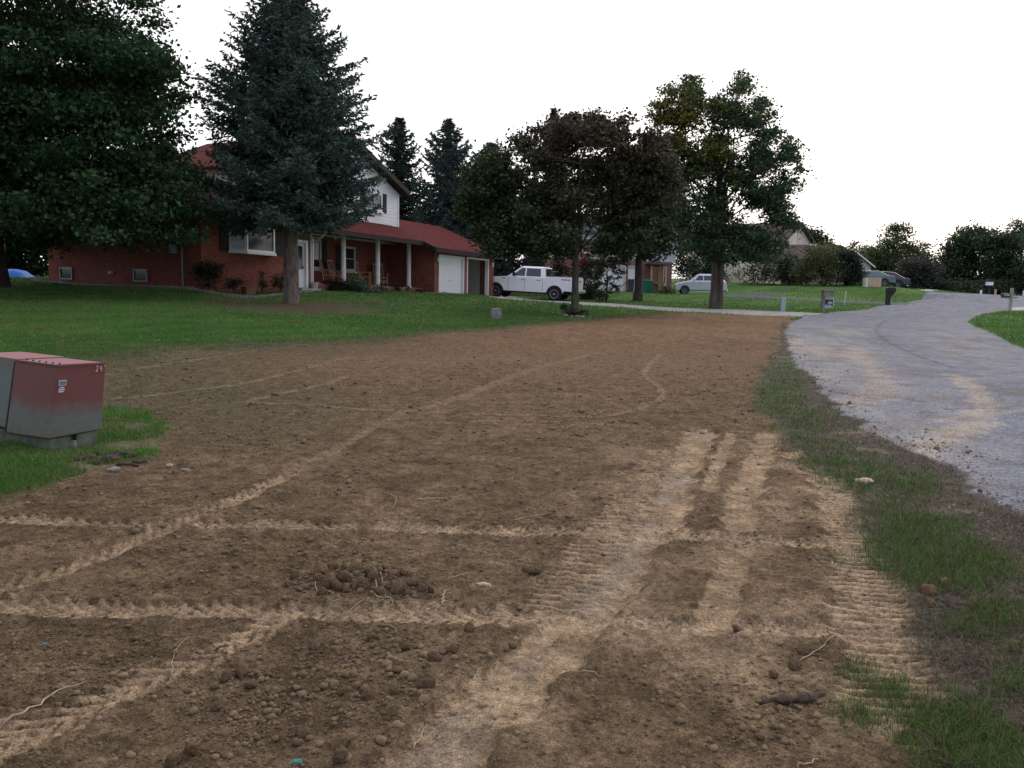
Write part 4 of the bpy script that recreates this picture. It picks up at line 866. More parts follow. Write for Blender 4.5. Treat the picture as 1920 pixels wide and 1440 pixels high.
def roofslab(mb, P, th=.16):                          # P: corners ccw seen from above, slab with thickness
    P = [Vector(p) for p in P]; dn = Vector((0, 0, -th)); n = len(P)
    mb.face(P); mb.face([p+dn for p in P][::-1])
    for k in range(n): mb.face([P[k], P[(k+1) % n], P[(k+1) % n]+dn, P[k]+dn][::-1])
def lap(fr, parent, m, u0, u1, z0, z1, n, top=None, name='siding_wall', step=.14):
    """lap siding on plane n; top(u) gives the height limit as function (gable)"""
    mb = MB(); z = z0
    while z < z1-.01:
        ze = min(z+step, z1); a, b = u0, u1
        if top: a, b = top(z, u0, u1)
        if b-a < .1: break
        a2, b2 = (top(ze, u0, u1) if top else (u0, u1))
        mb.face([fr.p(a, n+.018, z), fr.p(b, n+.018, z), fr.p(b2, n+.004, ze), fr.p(a2, n+.004, ze)])
        mb.face([fr.p(a, n+.004, z), fr.p(a, n+.018, z), fr.p(b, n+.018, z), fr.p(b, n+.004, z)]); z = ze
    return mb.build(name, m, parent, world=True, weld=False)

H = thing('brick_house', 'red brick house with red shingle roof, white gable and porch columns behind the spruce', 'house', (-4.28, 43.7, .54))
f = Fr(-4.28, 43.7, .54, .45, .893, .028)
B = MB()
EG = 2.42                                             # garage eave (local z); roof plane z = EG+.4*(depth+.4)
rp = lambda n: EG + .4*(.4 - n)                       # n is outward, negative into the house
# garage front with two openings
f.box(B, 0, .55, -.22, 0, -.3, 2.36); f.box(B, 3.22, 3.54, -.22, 0, -.3, 2.36); f.box(B, 6.12, 6.75, -.22, 0, -.3, 2.36)
f.box(B, .55, 3.22, -.22, 0, 2.12, 2.36); f.box(B, 3.54, 6.12, -.22, 0, 2.15, 2.36)
def sidewall(u0, u1, nA, nB, zA, zB, zb=-.3):         # wall with sloping top between depths nA (front) and nB
    P = [f.p(u0,nB,zb), f.p(u1,nB,zb), f.p(u1,nA,zb), f.p(u0,nA,zb), f.p(u0,nB,zB), f.p(u1,nB,zB), f.p(u1,nA,zA), f.p(u0,nA,zA)]; B.hexa(P)
sidewall(0, .2, -.22, -4, rp(-.22)-.17, rp(-4)-.17); sidewall(6.55, 6.75, -.22, -4, rp(-.22)-.17, rp(-4)-.17); sidewall(6.55, 6.75, -4, -8, rp(-4)-.17, rp(-.2)-.17)
f.box(B, .2, 6.55, -8, -7.8, -.3, 2.4)
# porch wall, back from the columns
f.box(B, -8.7, 0, -3.1, -2.9, -.3, rp(-2.9)-.2)
# left wing: front, left side, back
f.box(B, -14.6, -9.62, -1.2, -1.0, -.3, 2.95); f.box(B, -8.72, -8.5, -3.1, -1.0, -.3, 2.95); f.box(B, -9.62, -8.72, -1.2, -1.0, 2.15, 2.95)
f.box(B, -14.6, -14.4, -10, -1.2, -.3, 2.95); f.box(B, -14.4, 0, -10.2, -10, -.3, 2.95)
P = [f.p(-14.6,-1.0,2.95), f.p(-14.6,-10.2,2.95), f.p(-14.6,-5.6,4.6)]; B.face(P)
B.build('brick_wall', M['brick'], H, world=True, weld=False)
# porch floor and steps
b = MB(); f.box(b, -8.5, -.02, -2.9, -.75, -.3, .30); b.build('porch_floor', M['conc'], H, world=True)
b = MB(); f.box(b, -8.5, -.02, -.8, -.55, -.3, .28); b.build('porch_base', M['brick'], H, world=True)
# columns
for u in (-.5, -3.25, -5.95, -8.3):
    c = f.p(u, -1.2, .3); b = MB(); b.lathe(c, [(.15,0),(.15,.07),(.115,.09),(.115,2.30),(.14,2.33),(.14,2.42)], 20); b.build('porch_column', M['white'], H, smooth=False, world=True)
# porch beam / soffit
b = MB(); f.box(b, -8.5, -.0, -1.32, -1.08, rp(-1.2)-.42, rp(-1.2)-.22); b.build('porch_beam', M['dark'], H, world=True)
b = MB(); b.hexa([f.p(-8.5,-2.9,2.66), f.p(0,-2.9,2.66), f.p(0,-.35,2.60), f.p(-8.5,-.35,2.60), f.p(-8.5,-2.9,2.69), f.p(0,-2.9,2.69), f.p(0,-.35,2.63), f.p(-8.5,-.35,2.63)]); b.build('porch_ceiling', M['dark'], H, world=True)
# roofs
b = MB()
roofslab(b, [f.p(-.35,.4,rp(.4)), f.p(7.1,.4,rp(.4)), f.p(7.1,-4,rp(-4)), f.p(-.35,-4,rp(-4))])            # garage front slope
roofslab(b, [f.p(7.1,-4,rp(-4)), f.p(7.1,-8.4,rp(.4)), f.p(-.35,-8.4,rp(.4)), f.p(-.35,-4,rp(-4))])
b.build('garage_roof', M['shingle'], H, world=True, weld=False)
b = MB(); roofslab(b, [f.p(-9.0,-.35,rp(-.35)+.02), f.p(-.35,-.35,rp(-.35)+.02), f.p(-.35,-4,rp(-4)+.02), f.p(-9.0,-4,rp(-4)+.02)]); b.build('porch_roof', M['shingle'], H, world=True, weld=False)
b = MB()
roofslab(b, [f.p(-15.1,-.5,2.85), f.p(-8.3,-.5,2.85), f.p(-8.3,-5.6,4.75), f.p(-15.1,-5.6,4.75)]); roofslab(b, [f.p(-15.1,-5.6,4.75), f.p(-8.3,-5.6,4.75), f.p(-8.3,-10.8,2.85), f.p(-15.1,-10.8,2.85)])
b.build('wing_roof', M['shingle'], H, world=True, weld=False)
# upper storey block
UL, UR, UM, NF, NB = -9.0, .2, -4.4, -2.4, -10.9
zt = lambda u: 7.40 - .427*abs(u-UM)
def gab(z, a, b):
    h = (7.30-z)/.427; return (max(a, UM-h), min(b, UM+h))
sd = lap(f, H, M['siding'], UL, UR, 3.0, 7.27, NF, gab, step=.16)
b = MB()
pf = [f.p(UL,NF,2.6), f.p(UR,NF,2.6), f.p(UR,NF,zt(UR)-.1), f.p(UM,NF,7.30), f.p(UL,NF,zt(UL)-.1)]; pb = [f.p(u,NB,z) for u,z in ((UL,2.6),(UR,2.6),(UR,zt(UR)-.1),(UM,7.30),(UL,zt(UL)-.1))]
b.face(pf); b.face(pb[::-1])
for k in range(5): b.face([pf[k], pb[k], pb[(k+1) % 5], pf[(k+1) % 5]])
b.build('upper_wall', M['siding'], H, world=True, weld=False)
b = MB()
for s in (1, -1):
    e = 5.0; a0, a1 = f.p(UM,.5+NF,7.55), f.p(UM+s*e,.5+NF,7.55-.427*e); c0, c1 = f.p(UM,NB-.5,7.55), f.p(UM+s*e,NB-.5,7.55-.427*e)
    roofslab(b, [a0, a1, c1, c0] if s < 0 else [a1, a0, c0, c1], .14)
b.build('upper_roof', M['shingle'], H, world=True, weld=False)
b = MB()
for s in (1, -1):
    e = 5.0
    for k, (d0, d1) in enumerate([(.503,.54), (.04,.502)]):
        P0, P1 = f.p(UM,NF+d0,7.57), f.p(UM+s*e,NF+d0,7.57-.427*e); Q0, Q1 = f.p(UM,NF+d1,7.57), f.p(UM+s*e,NF+d1,7.57-.427*e); dn = Vector((0,0,-.26)) if k == 0 else Vector((0,0,-.19)); 
        if k: P0, P1, Q0, Q1 = [v-Vector((0,0,.165)) for v in (P0, P1, Q0, Q1)]; dn = Vector((0,0,-.02))
        b.hexa([P0+dn, P1+dn, Q1+dn, Q0+dn, P0, P1, Q1, Q0])
b.build('rake_board', M['dark'], H, world=True, weld=False)
b = MB(); f.box(b, UR-.02, UR+.08, NF-.02, NF+.035, 3.0, zt(UR)-.15); b.build('corner_board', M['white'], H, world=True)
# gutters / fascia
b = MB(); f.box(b, -.4, 7.12, .402, .50, rp(.4)-.24, rp(.4)-.02); b.build('gutter', M['dark'], H, world=True)
b = MB(); f.box(b, -9.0, -.45, -.348, -.25, rp(-.35)-.22, rp(-.35)+.0); b.build('gutter', M['dark'], H, world=True)
b = MB(); b.hexa([f.p(-.50,-.25,rp(-.25)-.22), f.p(-.36,-.25,rp(-.25)-.22), f.p(-.36,.5,rp(.4)-.26), f.p(-.50,.5,rp(.4)-.26), f.p(-.50,-.25,rp(-.25)+.03), f.p(-.36,-.25,rp(-.25)+.03), f.p(-.36,.5,rp(.4)), f.p(-.50,.5,rp(.4))]); b.build('rake_board', M['dark'], H, world=True)
b = MB(); b.hexa([f.p(7.10,.45,rp(.4)-.24), f.p(7.16,.45,rp(.4)-.24), f.p(7.16,-4,rp(-4)-.2), f.p(7.10,-4,rp(-4)-.2), f.p(7.10,.45,rp(.4)+.03), f.p(7.16,.45,rp(.4)+.03), f.p(7.16,-4,rp(-4)+.03), f.p(7.10,-4,rp(-4)+.03)]); b.build('rake_board', M['dark'], H, world=True)
b = MB(); f.box(b, -15.1, -8.3, -.498, -.40, 2.62, 2.84); b.build('gutter', M['dark'], H, world=True)
b = MB(); b.tube([f.p(.04,.06,2.2), f.p(.04,.06,0.05), f.p(.04,.16,-.05)], .045, 8); b.build('downspout', mat('brown_downspout', (.22,.10,.075), .6, .1, 4), H, world=True)
b = MB(); b.tube([f.p(-8.3,-.3,rp(-.35)-.2), f.p(-8.3,-.6,rp(-.35)-.45), f.p(-8.42,-.9,2.35), f.p(-8.42,-.95,.3)], .04, 8); b.build('downspout', M['white'], H, world=True)
# garage doors
b = MB(); f.box(b, .61, 3.16, -.16, -.11, .0, 2.06)
for k in range(1, 4): f.box(b, .63, 3.14, -.11, -.1, 2.06*k/4-.006, 2.06*k/4+.006)
gd_ = b.build('garage_door', M['white'], H, world=True, weld=False); b = MB(); f.box(b, 1.8, 1.9, -.1, -.06, .75, .78); b.build('handle', M['steel'], gd_, world=True)
for u0, u1, h in ((.55, 3.22, 2.12), (3.54, 6.12, 2.15)):
    b = MB(); f.box(b, u0, u0+.09, -.2, .02, 0, h-.09); f.box(b, u1-.09, u1, -.2, .02, 0, h-.09); f.box(b, u0, u1, -.2, .02, h-.09, h); b.build('door_frame', M['white'], H, world=True, weld=False)
b = MB(); f.box(b, 6.44, 6.5, -7.6, -.76, 0, 2.35); f.box(b, 3.25, 3.3, -7.6, -.3, 0, 2.35); f.box(b, .25, 6.5, -7.78, -7.7, 0, 2.35); b.build('interior_wall', M['greyw'], H, world=True, weld=False)
b = MB(); f.box(b, 3.35, 6.4, -7.6, -.2, -.1, .02); b.build('garage_floor', M['conc'], H, world=True)
b = MB(); f.box(b, 3.3, 6.5, -7.6, -.23, 2.36, 2.4); b.build('garage_ceiling', M['greyw'], H, world=True)
b = MB(); f.box(b, 6.40, 6.48, -.75, -.24, 0, 2.2); b.build('partition', M['woodb'], H, world=True)
# porch-wall windows
window(f, -6.75, -5.55, 1.02, 2.42, -2.9, H, M['cream'], .11, 0, 'lr', shw=.42, hbar=1)
window(f, -3.95, -2.9, 1.02, 2.25, -2.9, H, M['cream'], .11, 0, 'l', shw=.42, hbar=1)
# gable window
window(f, -2.7, -1.3, 4.15, 5.1, NF+.02, H, M['white'], .10, 1, 'lr', shw=.38, hbar=0)
# bay window on the wing
b = MB(); u0, u1, n0, pr = -13.2, -10.75, -1.0, .45; z0, z1 = 1.45, 2.75
for a, c in (((u0,0),(u0+.45,pr)), ((u0+.45,pr),(u1-.45,pr)), ((u1-.45,pr),(u1,0))):
    A, Cc = f.p(a[0], n0+a[1], 0), f.p(c[0], n0+c[1], 0); ff = Fr(A.x, A.y, A.z, Cc.x-A.x, Cc.y-A.y, .028); L = (Cc-A).length; L = math.hypot(Cc.x-A.x, Cc.y-A.y)
    window(ff, .0, L, z0, z1, -.04, H, M['white'], .075, 0 if L < 1 else 0, None, sill=False)
for z, h in ((z0-.1, .1), (z1, .12)):
    b = MB(); P = [f.p(u0-.05,n0,z), f.p(u0+.42,n0+pr+.08,z), f.p(u1-.42,n0+pr+.08,z), f.p(u1+.05,n0,z)]; Q = [p+Vector((0,0,h)) for p in P]
    b.face(P[::-1]); b.face(Q)
    for k in range(4): b.face([P[k], P[(k+1) % 4], Q[(k+1) % 4], Q[k]])
    b.build('bay_window_shelf', M['white'], H, world=True)
for a in ((u0-.5, u0-.07), (u1+.07, u1+.5)):
    b = MB(); f.box(b, a[0], a[1], n0, n0+.04, z0-.05, z1+.05); b.build('shutter', M['shutter'], H, world=True)
# front door with white frame (end of wing)
b = MB(); f.box(b, -9.62, -9.5, -1.15, -.93, .1, 2.15); f.box(b, -8.84, -8.72, -1.15, -.93, .1, 2.15); f.box(b, -9.5, -8.84, -1.15, -.93, 2.05, 2.15); b.build('door_frame', M['white'], H, world=True, weld=False)
b = MB(); f.box(b, -9.5, -8.84, -1.12, -1.07, .1, 2.05); dd = b.build('front_door', M['white'], H, world=True)
b = MB(); f.box(b, -9.4, -8.94, -1.07, -1.055, .9, 1.9); b.build('pane', M['glass'], dd, world=True); b = MB(); f.box(b, -8.95, -8.9, -1.07, -1.0, .95, 1.05); b.build('handle', M['steel'], dd, world=True)
b = MB(); f.box(b, -9.9, -8.6, -1.0, -.3, -.3, .08); b.build('door_step', M['conc'], H, world=True)
# lamps beside the garage doors
for u in (.3, 6.42):
    c = f.p(u, .1, 1.72); b = MB(); b.lathe(c, [(.03,-.02),(.07,.02),(.075,.2),(.03,.27)], 8); l = b.build('wall_lamp', M['lampw'], H, world=True); b = MB(); b.box(c.x-.03, c.x+.03, c.y-.05, c.y+.12, c.z+.27, c.z+.31); b.build('bracket', M['black'], l, world=True)
# left side wall details: side frame u axis runs along -n (away), facing the camera
s_ = f.turn(-14.6, -1.0)
def sidebox(nm, u0, u1, n0, n1, z0, z1, m, par=H):
    b = MB(); s_.box(b, u0, u1, n0, n1, z0, z1); return b.build(nm, m, par, world=True)
s_.N = -f.U; s_.O = f.p(-14.6, -1.0, 0); s_.U = -f.N
window(s_, 2.1, 3.6, 2.1, 2.8, .0, H, M['cream'], .08, 1, None); window(s_, 2.9, 3.7, .12, .62, .0, H, M['steel'], .05, 0, None, sill=False); window(s_, 7.4, 8.2, .12, .62, 0, H, M['steel'], .05, 0, None, sill=False)
sidebox('electric_meter', .75, 1.1, 0, .15, 1.55, 2.1, M['steel']); sidebox('meter_cabinet', 1.2, 1.6, 0, .12, 1.25, 1.6, M['steel']); b = MB(); b.tube([s_.p(.92,.08,1.55), s_.p(.92,.08,-.1)], .04, 8); b.build('conduit', M['steel'], H, world=True)
b = MB(); b.tube([s_.p(5.0,.0,.45), s_.p(5.0,.15,.45)], .06, 8); b.build('dryer_vent', M['white'], H, world=True)
# stone bed edging
for nm, pts, lab in (('garden_edging', [s_.p(9, .7, 0), s_.p(5, .7, 0), s_.p(.5, .7, 0), f.p(-14.4, .2, 0), f.p(-12, .3, 0), f.p(-9.9, .25, 0)], 'low grey stone edging along the beds of the brick wing'), ('garden_edging', [f.p(-1.7,.55,0), f.p(-.6,.75,0), f.p(.2,.6,0), f.p(.6,.3,0)], 'low pale stone border beside the garage corner')):
    mb = MB(); P = smoothline([[p.x, p.y, 0] for p in pts], 12)
    for k in range(len(P)-1):
        a, c = P[k], P[k+1]; d = c-a; L = np.linalg.norm(d[:2]); nn = max(1, int(L/.3))
        for j in range(nn):
            q0 = a+d*(j/nn); q1 = a+d*((j+.92)/nn); zz0 = float(g(q0[0], q0[1])); w = np.array([-d[1], d[0], 0])/L*.09; h = .10+.03*rng.uniform()
            mb.hexa([Vector((*(q0-w)[:2], zz0-.1)), Vector((*(q1-w)[:2], zz0-.1)), Vector((*(q1+w)[:2], zz0-.1)), Vector((*(q0+w)[:2], zz0-.1)), Vector((*(q0-w)[:2], zz0+h)), Vector((*(q1-w)[:2], zz0+h)), Vector((*(q1+w)[:2], zz0+h)), Vector((*(q0+w)[:2], zz0+h))])
    tag(mb.build(nm, M['stone'], weld=False), lab, 'edging')
# wooden planter, pots
def boxthing(nm, lab, cat, c, w, d, h, m, rz=0):
    b = MB(); b.box(-w/2, w/2, -d/2, d/2, 0, h); b.box(-w/2-.02, w/2+.02, -d/2-.02, d/2+.02, h, h+.03); o = b.build(nm, m, weld=False); o.location = c; o.rotation_euler = (0, 0, rz); return tag(o, lab, cat)
boxthing('wooden_planter', 'low reddish wooden planter box against the brick below the bay window', 'planter', gx(466, 32.4), .45, .3, .28, M['woodb'], 1.0)
def pot(lab, p, r, h, m):
    b = MB(); b.lathe((0,0,0), [(r*.7,0),(r,h*.85),(r*1.08,h*.85),(r*1.08,h),(r*.9,h)], 16); o = b.build('flower_pot', m); o.location = p; tag(o, lab, 'flower pot', 'flower pots along the porch'); return o
def fl(u, n, z=0): return f.p(u, n, z)
pot('pale pot standing on the front step right of the spruce trunk', fl(-8.75,-.55,.08), .17, .28, M['potw'])
pot('terracotta pot on the lawn edge below the second porch column', fl(-2.6,-.2,.05), .16, .26, M['terra'])
pot('red pot beside the foot of the third porch column', fl(-.55,-.45,.03), .22, .22, M['red'])
# rocking chairs
def rocker():
    r = thing('rocking_chair', '', 'chair', (0,0,0)); m = M['wood']; W = .27
    def part(nm, fn): b = MB(); fn(b); return b.build(nm, m, r, smooth=False, weld=False)
    part('seat', lambda b: b.hexa([(-W,-.24,.40),(W,-.24,.40),(W,.26,.44),(-W,.26,.44),(-W,-.24,.43),(W,-.24,.43),(W,.26,.47),(-W,.26,.47)]))
    def back(b):
        for x in (-W, W): b.tube([(x,-.20,.35),(x*1.0,-.30,.8),(x,-.40,1.18)], .022, 6)
        for z in (.62, 1.14): b.box(-W, W, -.40+.18*(1.18-z)-.012, -.40+.18*(1.18-z)+.012, z-.05, z+.05)
    bk = part('backrest', back)
    b = MB(); P = [(-W+.03,-.265,.66),(W-.03,-.265,.66),(W-.03,-.36,1.09),(-W+.03,-.36,1.09)]; b.face(P); b.face([Vector(p)+Vector((0,.02,0)) for p in P][::-1]); b.build('woven_panel', mat('woven_cane', (.13,.10,.075), .85, .25, 40), bk)
    for x in (-W, W):
        for y in (-.2, .24): part('leg', lambda b: b.tube([(x,y,.07+.03*abs(y)*2),(x,y,.45 if y < 0 else .66)], .02, 6))
        part('armrest', lambda b: b.box(x-.04, x+.04, -.28, .32, .66, .69)); part('runner', lambda b: b.tube([(x, y, .03+.28*y*y) for y in np.linspace(-.5, .42, 9)], .018, 6))
    for z in (.2, .3): part('stretcher', lambda b: b.box(-W, W, .235, .255, z-.015, z+.015))
    return r
rk = rocker(); fa = math.atan2(f.N.y, f.N.x)-math.pi/2
for i, (u, n, a, lab) in enumerate([(-6.35,-1.75,.5,'wooden rocking chair right behind the first porch column'),(-5.3,-2.1,.2,'dark backed rocking chair before the left porch window'),(-3.55,-1.75,.5,'wooden rocking chair right behind the second porch column'),(-1.75,-2.1,-.5,'rocking chair with dark woven back left of the third porch column')]):
    o = rk if i == 0 else copy_tree(rk); o.location = f.p(u, n, .30); o.rotation_euler = (0, 0, fa+a); o['label'] = lab; o['group'] = 'rocking chairs on the porch'
# things in the open garage
b = MB(); c = f.p(3.9,-1.2,.35)
for k in range(2): b.tube([c+Vector((.28*math.cos(t)+k*.25, 0, .26*math.sin(t))) for t in np.linspace(0, 6.283, 17)], .02, 5, cap=False)
b.tube([c, c+Vector((.2,0,.3)), c+Vector((.45,0,.1))], .02, 5); tag(b.build('bicycle_frame', M['steel'], weld=False), 'small wheeled cart with grey wheels inside the open garage bay', 'cart')
b = MB(); 
for k in range(4): b.box(-.3+k*.18, -.18+k*.18, -.04, .04, 1.5+.03*(k % 2), 1.85)
b.box(-.35, .4, -.05, .05, 1.42, 1.46); o = b.build('tool_rack', M['binD'], weld=False); o.location = f.p(3.38,-1.2,0); o.rotation_euler = (0,0,fa+1.2); tag(o, 'dark tool rack hanging on the wall inside the open garage bay', 'tool rack')

# ---------------------------------------------------------------- grey neighbour house behind the trees
p = gx(1258, 74); G = thing('grey_house', 'two storey house with grey upper siding over brown brick seen between the trees', 'house', p)
f2 = Fr(p.x, p.y, p.z, 1, .28, .01)
b = MB(); f2.box(b, -11.5, -9.3, -8, 0, -.4, 2.7); f2.box(b, -4.42, -4.22, -.3, 0, -.4, 2.7); f2.box(b, -3.0, 0, -8, 0, -.4, 2.7); f2.box(b, -9.3, -3.0, -.3, 0, 2.25, 2.7); f2.box(b, -9.3, -3.0, -8, -6, -.4, 2.7); b.build('brick_wall', M['brick2'], G, world=True, weld=False)
lap(f2, G, M['siding_g'], -11.5, .3, 2.7, 5.2, .03, step=.2); b = MB(); f2.box(b, -11.5, .3, -8, .03, 2.7, 5.2); b.build('upper_wall', M['siding_g'], G, world=True)
b = MB(); roofslab(b, [f2.p(-12,.5,5.1), f2.p(.8,.5,5.1), f2.p(.8,-4,6.9), f2.p(-12,-4,6.9)]); roofslab(b, [f2.p(-12,-4,6.9), f2.p(.8,-4,6.9), f2.p(.8,-8.5,5.1), f2.p(-12,-8.5,5.1)]); b.build('roof', M['shingle_g'], G, world=True, weld=False)
for a, c, h in ((-9.3,-4.42,2.25), (-4.22,-3.0,2.25)):
    b = MB(); f2.box(b, a, c, -.2, -.14, 0, h); b.build('garage_door', M['white'], G, world=True); b = MB(); f2.box(b, c-.1, c, -.14, .02, 0, h+.0); f2.box(b, a, c-.1, -.14, .02, h-.1, h); b.build('door_frame', M['cream'], G, world=True, weld=False)
window(f2, -1.25, -.55, .7, 2.25, 0, G, M['cream'], .09, 0, None, hbar=1); window(f2, -8.6, -7.2, 3.2, 4.5, .05, G, M['white'], .09, 1, 'lr'); window(f2, -4.6, -3.4, 3.2, 4.5, .05, G, M['white'], .09, 1, 'lr')
b = MB(); f2.box(b, -2.4, -1.5, .05, 1.6, .75, .85)
for k in range(5): f2.box(b, -2.5, -1.5, 1.0+.22*k, 1.2+.22*k, .62-.16*k, .67-.16*k)
b.build('porch_steps', M['woodb'], G, world=True, weld=False)
b = MB()
for k in range(9): f2.box(b, -2.5+.11*k, -2.44+.11*k, 1.25, 1.28, .95, 2.1)
f2.box(b, -2.55, -1.45, 1.22, 1.31, 2.1, 2.2); f2.box(b, -2.55, -1.45, 1.22, 1.31, .85, .95); b.build('porch_screen', M['woodb'], G, world=True, weld=False)
b = MB(); f2.box(b, -2.62, -2.5, 1.15, 1.3, -.2, 2.3); f2.box(b, -1.5, -1.36, 1.15, 1.3, -.2, 2.4); f2.box(b, -1.36, -1.0, .05, .12, .2, 2.4); b.build('porch_post', M['wood'], G, world=True, weld=False)
b = MB(); f2.box(b, -2.6, -.6, .02, 1.5, 2.42, 2.52); b.build('porch_roof', M['shingle_g'], G, world=True)
def bin_(lab, p, m, h=1.05):
    r = thing('wheeled_bin', lab, 'bin', p, group='wheeled bins by the grey house'); w = .27
    b = MB(); b.hexa([(-w*.8,-w*.8,0),(w*.8,-w*.8,0),(w*.8,w*.8,0),(-w*.8,w*.8,0),(-w,-w,h),(w,-w,h),(w,w,h),(-w,w,h)]); b.build('body', m, r, bevel=.03)
    b = MB(); b.hexa([(-w-.03,-w-.05,h),(w+.03,-w-.05,h),(w+.03,w+.05,h),(-w-.03,w+.05,h),(-w,-w,h+.05),(w,-w,h+.05),(w,w*.8,h+.09),(-w,w*.8,h+.09)]); b.build('lid', m, r)
    for s in (-1, 1): b = MB(); b.lathe((s*w*.8,w*.85,.1), [(.1,-.03),(.1,.03)], 12, 'x'); b.build('wheel', M['rubber'], r)
bin_('green wheeled bin standing by the wooden steps, left one', gx(1208, 70), M['binG']); bin_('green wheeled bin standing by the wooden steps, right one', gx(1218, 70.4), M['binG']); bin_('dark grey wheeled bin before the narrow white garage door', gx(1182, 70.5), M['binD'])
b = MB(); b.lathe((0,0,.13), [(.13,-.05),(.13,.05)], 14, 'y'); b.box(-.15,.2,-.2,.2,.1,.32); b.tube([(.15,-.18,.25),(.75,-.18,.85),(.95,-.18,.95)], .015, 5); b.tube([(.15,.18,.25),(.75,.18,.85),(.95,.18,.95)], .015, 5); b.tube([(.95,-.18,.95),(.95,.18,.95)], .015, 5); b.tube([(.5,-.18,.6),(.5,.18,.6)], .012, 5)
o = b.build('lawn_mower', M['black'], weld=False); o.location = gx(1157, 70); tag(o, 'black push mower in front of the wide white garage door', 'lawn mower')

# ---------------------------------------------------------------- beige house on the rise
p = gx(1463, 84); K = thing('beige_house', 'two storey beige house with brown roof on the grassy rise', 'house', p)
f3 = Fr(p.x, p.y, p.z, 4.6, 5.0, 0); zb = -.6
ap = 7.55-p.z; ev = 5.75-p.z; W3 = 6.6
b = MB(); q = [(0,zb),(W3,zb),(W3,ev),(W3/2,ap-.1),(0,ev)]; A = [f3.p(u,0,z) for u,z in q]; Bk = [f3.p(u,-11,z) for u,z in q]
b.face(A); b.face(Bk[::-1])
for k in range(5): b.face([A[k], Bk[k], Bk[(k+1) % 5], A[(k+1) % 5]])
b.build('wall', M['beige'], K, world=True, weld=False)
b = MB(); b.face([f3.p(W3/2,.03,ev-.6), f3.p(W3,.03,ev-.6), f3.p(W3,.03,ev), f3.p(W3/2,.03,ap-.1)]); b.face([f3.p(W3/2,.0,ev-.6), f3.p(W3,.0,ev-.6), f3.p(W3,.03,ev-.6), f3.p(W3/2,.03,ev-.6)]); b.build('gable_panel', M['tanw'], K, world=True)
b = MB()
for s in (0, 1):
    u0 = -.5 if s == 0 else W3+.5; roofslab(b, [f3.p(u0,.5,ev-.15), f3.p(W3/2,.5,ap+.1), f3.p(W3/2,-11.5,ap+.1), f3.p(u0,-11.5,ev-.15)] if s else [f3.p(W3/2,.5,ap+.1), f3.p(u0,.5,ev-.15), f3.p(u0,-11.5,ev-.15), f3.p(W3/2,-11.5,ap+.1)], .2)
b.build('roof', M['shingle_b'], K, world=True, weld=False)
b = MB(); f3.box(b, .02, W3, .0, .05, ev-1.0, ev-.93); f3.box(b, -.02, .1, -.02, .06, zb, ev-.2); b.build('trim', M['dark'], K, world=True, weld=False)
window(f3, .9, 2.2, ev-2.1, ev-1.05, .0, K, M['white'], .09, 1, 'lr', shw=.3); window(f3, 4.8, 5.9, ev-2.1, ev-1.2, 0, K, M['white'], .09, 1, 'lr', shw=.3)
# single storey wing with long roof
a0 = at(1463, 500, 80); p = gx(1463, 80); f4 = Fr(p.x, p.y, 1.35, 1, .03, 0)
b = MB(); f4.box(b, .05, 6.4, -6, 0, zb, 2.35); b.build('wall', M['beige'], K, world=True)
b = MB(); roofslab(b, [f4.p(-.4,.6,2.3), f4.p(6.6,.6,2.3), f4.p(5.6,-3,3.85), f4.p(1.4,-3,3.85)]); roofslab(b, [f4.p(5.6,-3,3.85), f4.p(6.6,-6.6,2.3), f4.p(-.4,-6.6,2.3), f4.p(1.4,-3,3.85)]); roofslab(b, [f4.p(-.4,.6,2.3), f4.p(1.4,-3,3.85), f4.p(-.4,-6.6,2.3)]); b.build('wing_roof', M['shingle_b'], K, world=True, weld=False)
b = MB(); f4.box(b, -.4, 6.6, .6, .68, 2.12, 2.32); b.build('gutter', M['dark'], K, world=True)
b = MB(); c = f4.p(4.2,-2.7,3.72); b.box(c.x-.5, c.x+.1, c.y-.1, c.y+.3, c.z, c.z+.22); b.build('roof_vent', M['white'], K, world=True)
for (pxa, Yd, hw, zap, zev, m, nm) in ((1593, 79.5, 2.15, 4.72, 3.25, M['greyw'], 'garage_wall'), (1573, 81.5, 1.7, 5.05, 4.2, M['tanw'], 'gable_wall')):
    c = at(pxa, 500, Yd); ff = Fr(c.x, c.y, 0, 1, .12, 0)
    b = MB(); q = [(-hw,.5),(hw,.5),(hw,zev),(0,zap-.05),(-hw,zev)]; A = [ff.p(u,0,z) for u,z in q]; Bk = [ff.p(u,-7,z) for u,z in q]; b.face(A); b.face(Bk[::-1])
    for k in range(5): b.face([A[k], Bk[k], Bk[(k+1) % 5], A[(k+1) % 5]])
    b.build(nm, m, K, world=True, weld=False); b = MB(); sl = (zap-zev)/hw
    for s in (-1, 1):
        e = hw+.25; P = [ff.p(0,.35,zap+.08), ff.p(s*e,.35,zap+.08-sl*e), ff.p(s*e,-7.3,zap+.08-sl*e), ff.p(0,-7.3,zap+.08)]; roofslab(b, P if s < 0 else P[::-1], .14)
    b.build('garage_roof', M['shingle_b'], K, world=True, weld=False)
    b = MB()
    for s in (-1, 1):
        e = hw+.25; P0, P1 = ff.p(0,.353,zap+.08), ff.p(s*e,.353,zap+.08-sl*e); Q0, Q1 = ff.p(0,.39,zap+.08), ff.p(s*e,.39,zap+.08-sl*e); dn = Vector((0,0,-.16)); b.hexa([P0+dn,P1+dn,Q1+dn,Q0+dn,P0,P1,Q1,Q0])
    b.build('rake_board', M['beige'] if nm == 'garage_wall' else M['dark'], K, world=True, weld=False)
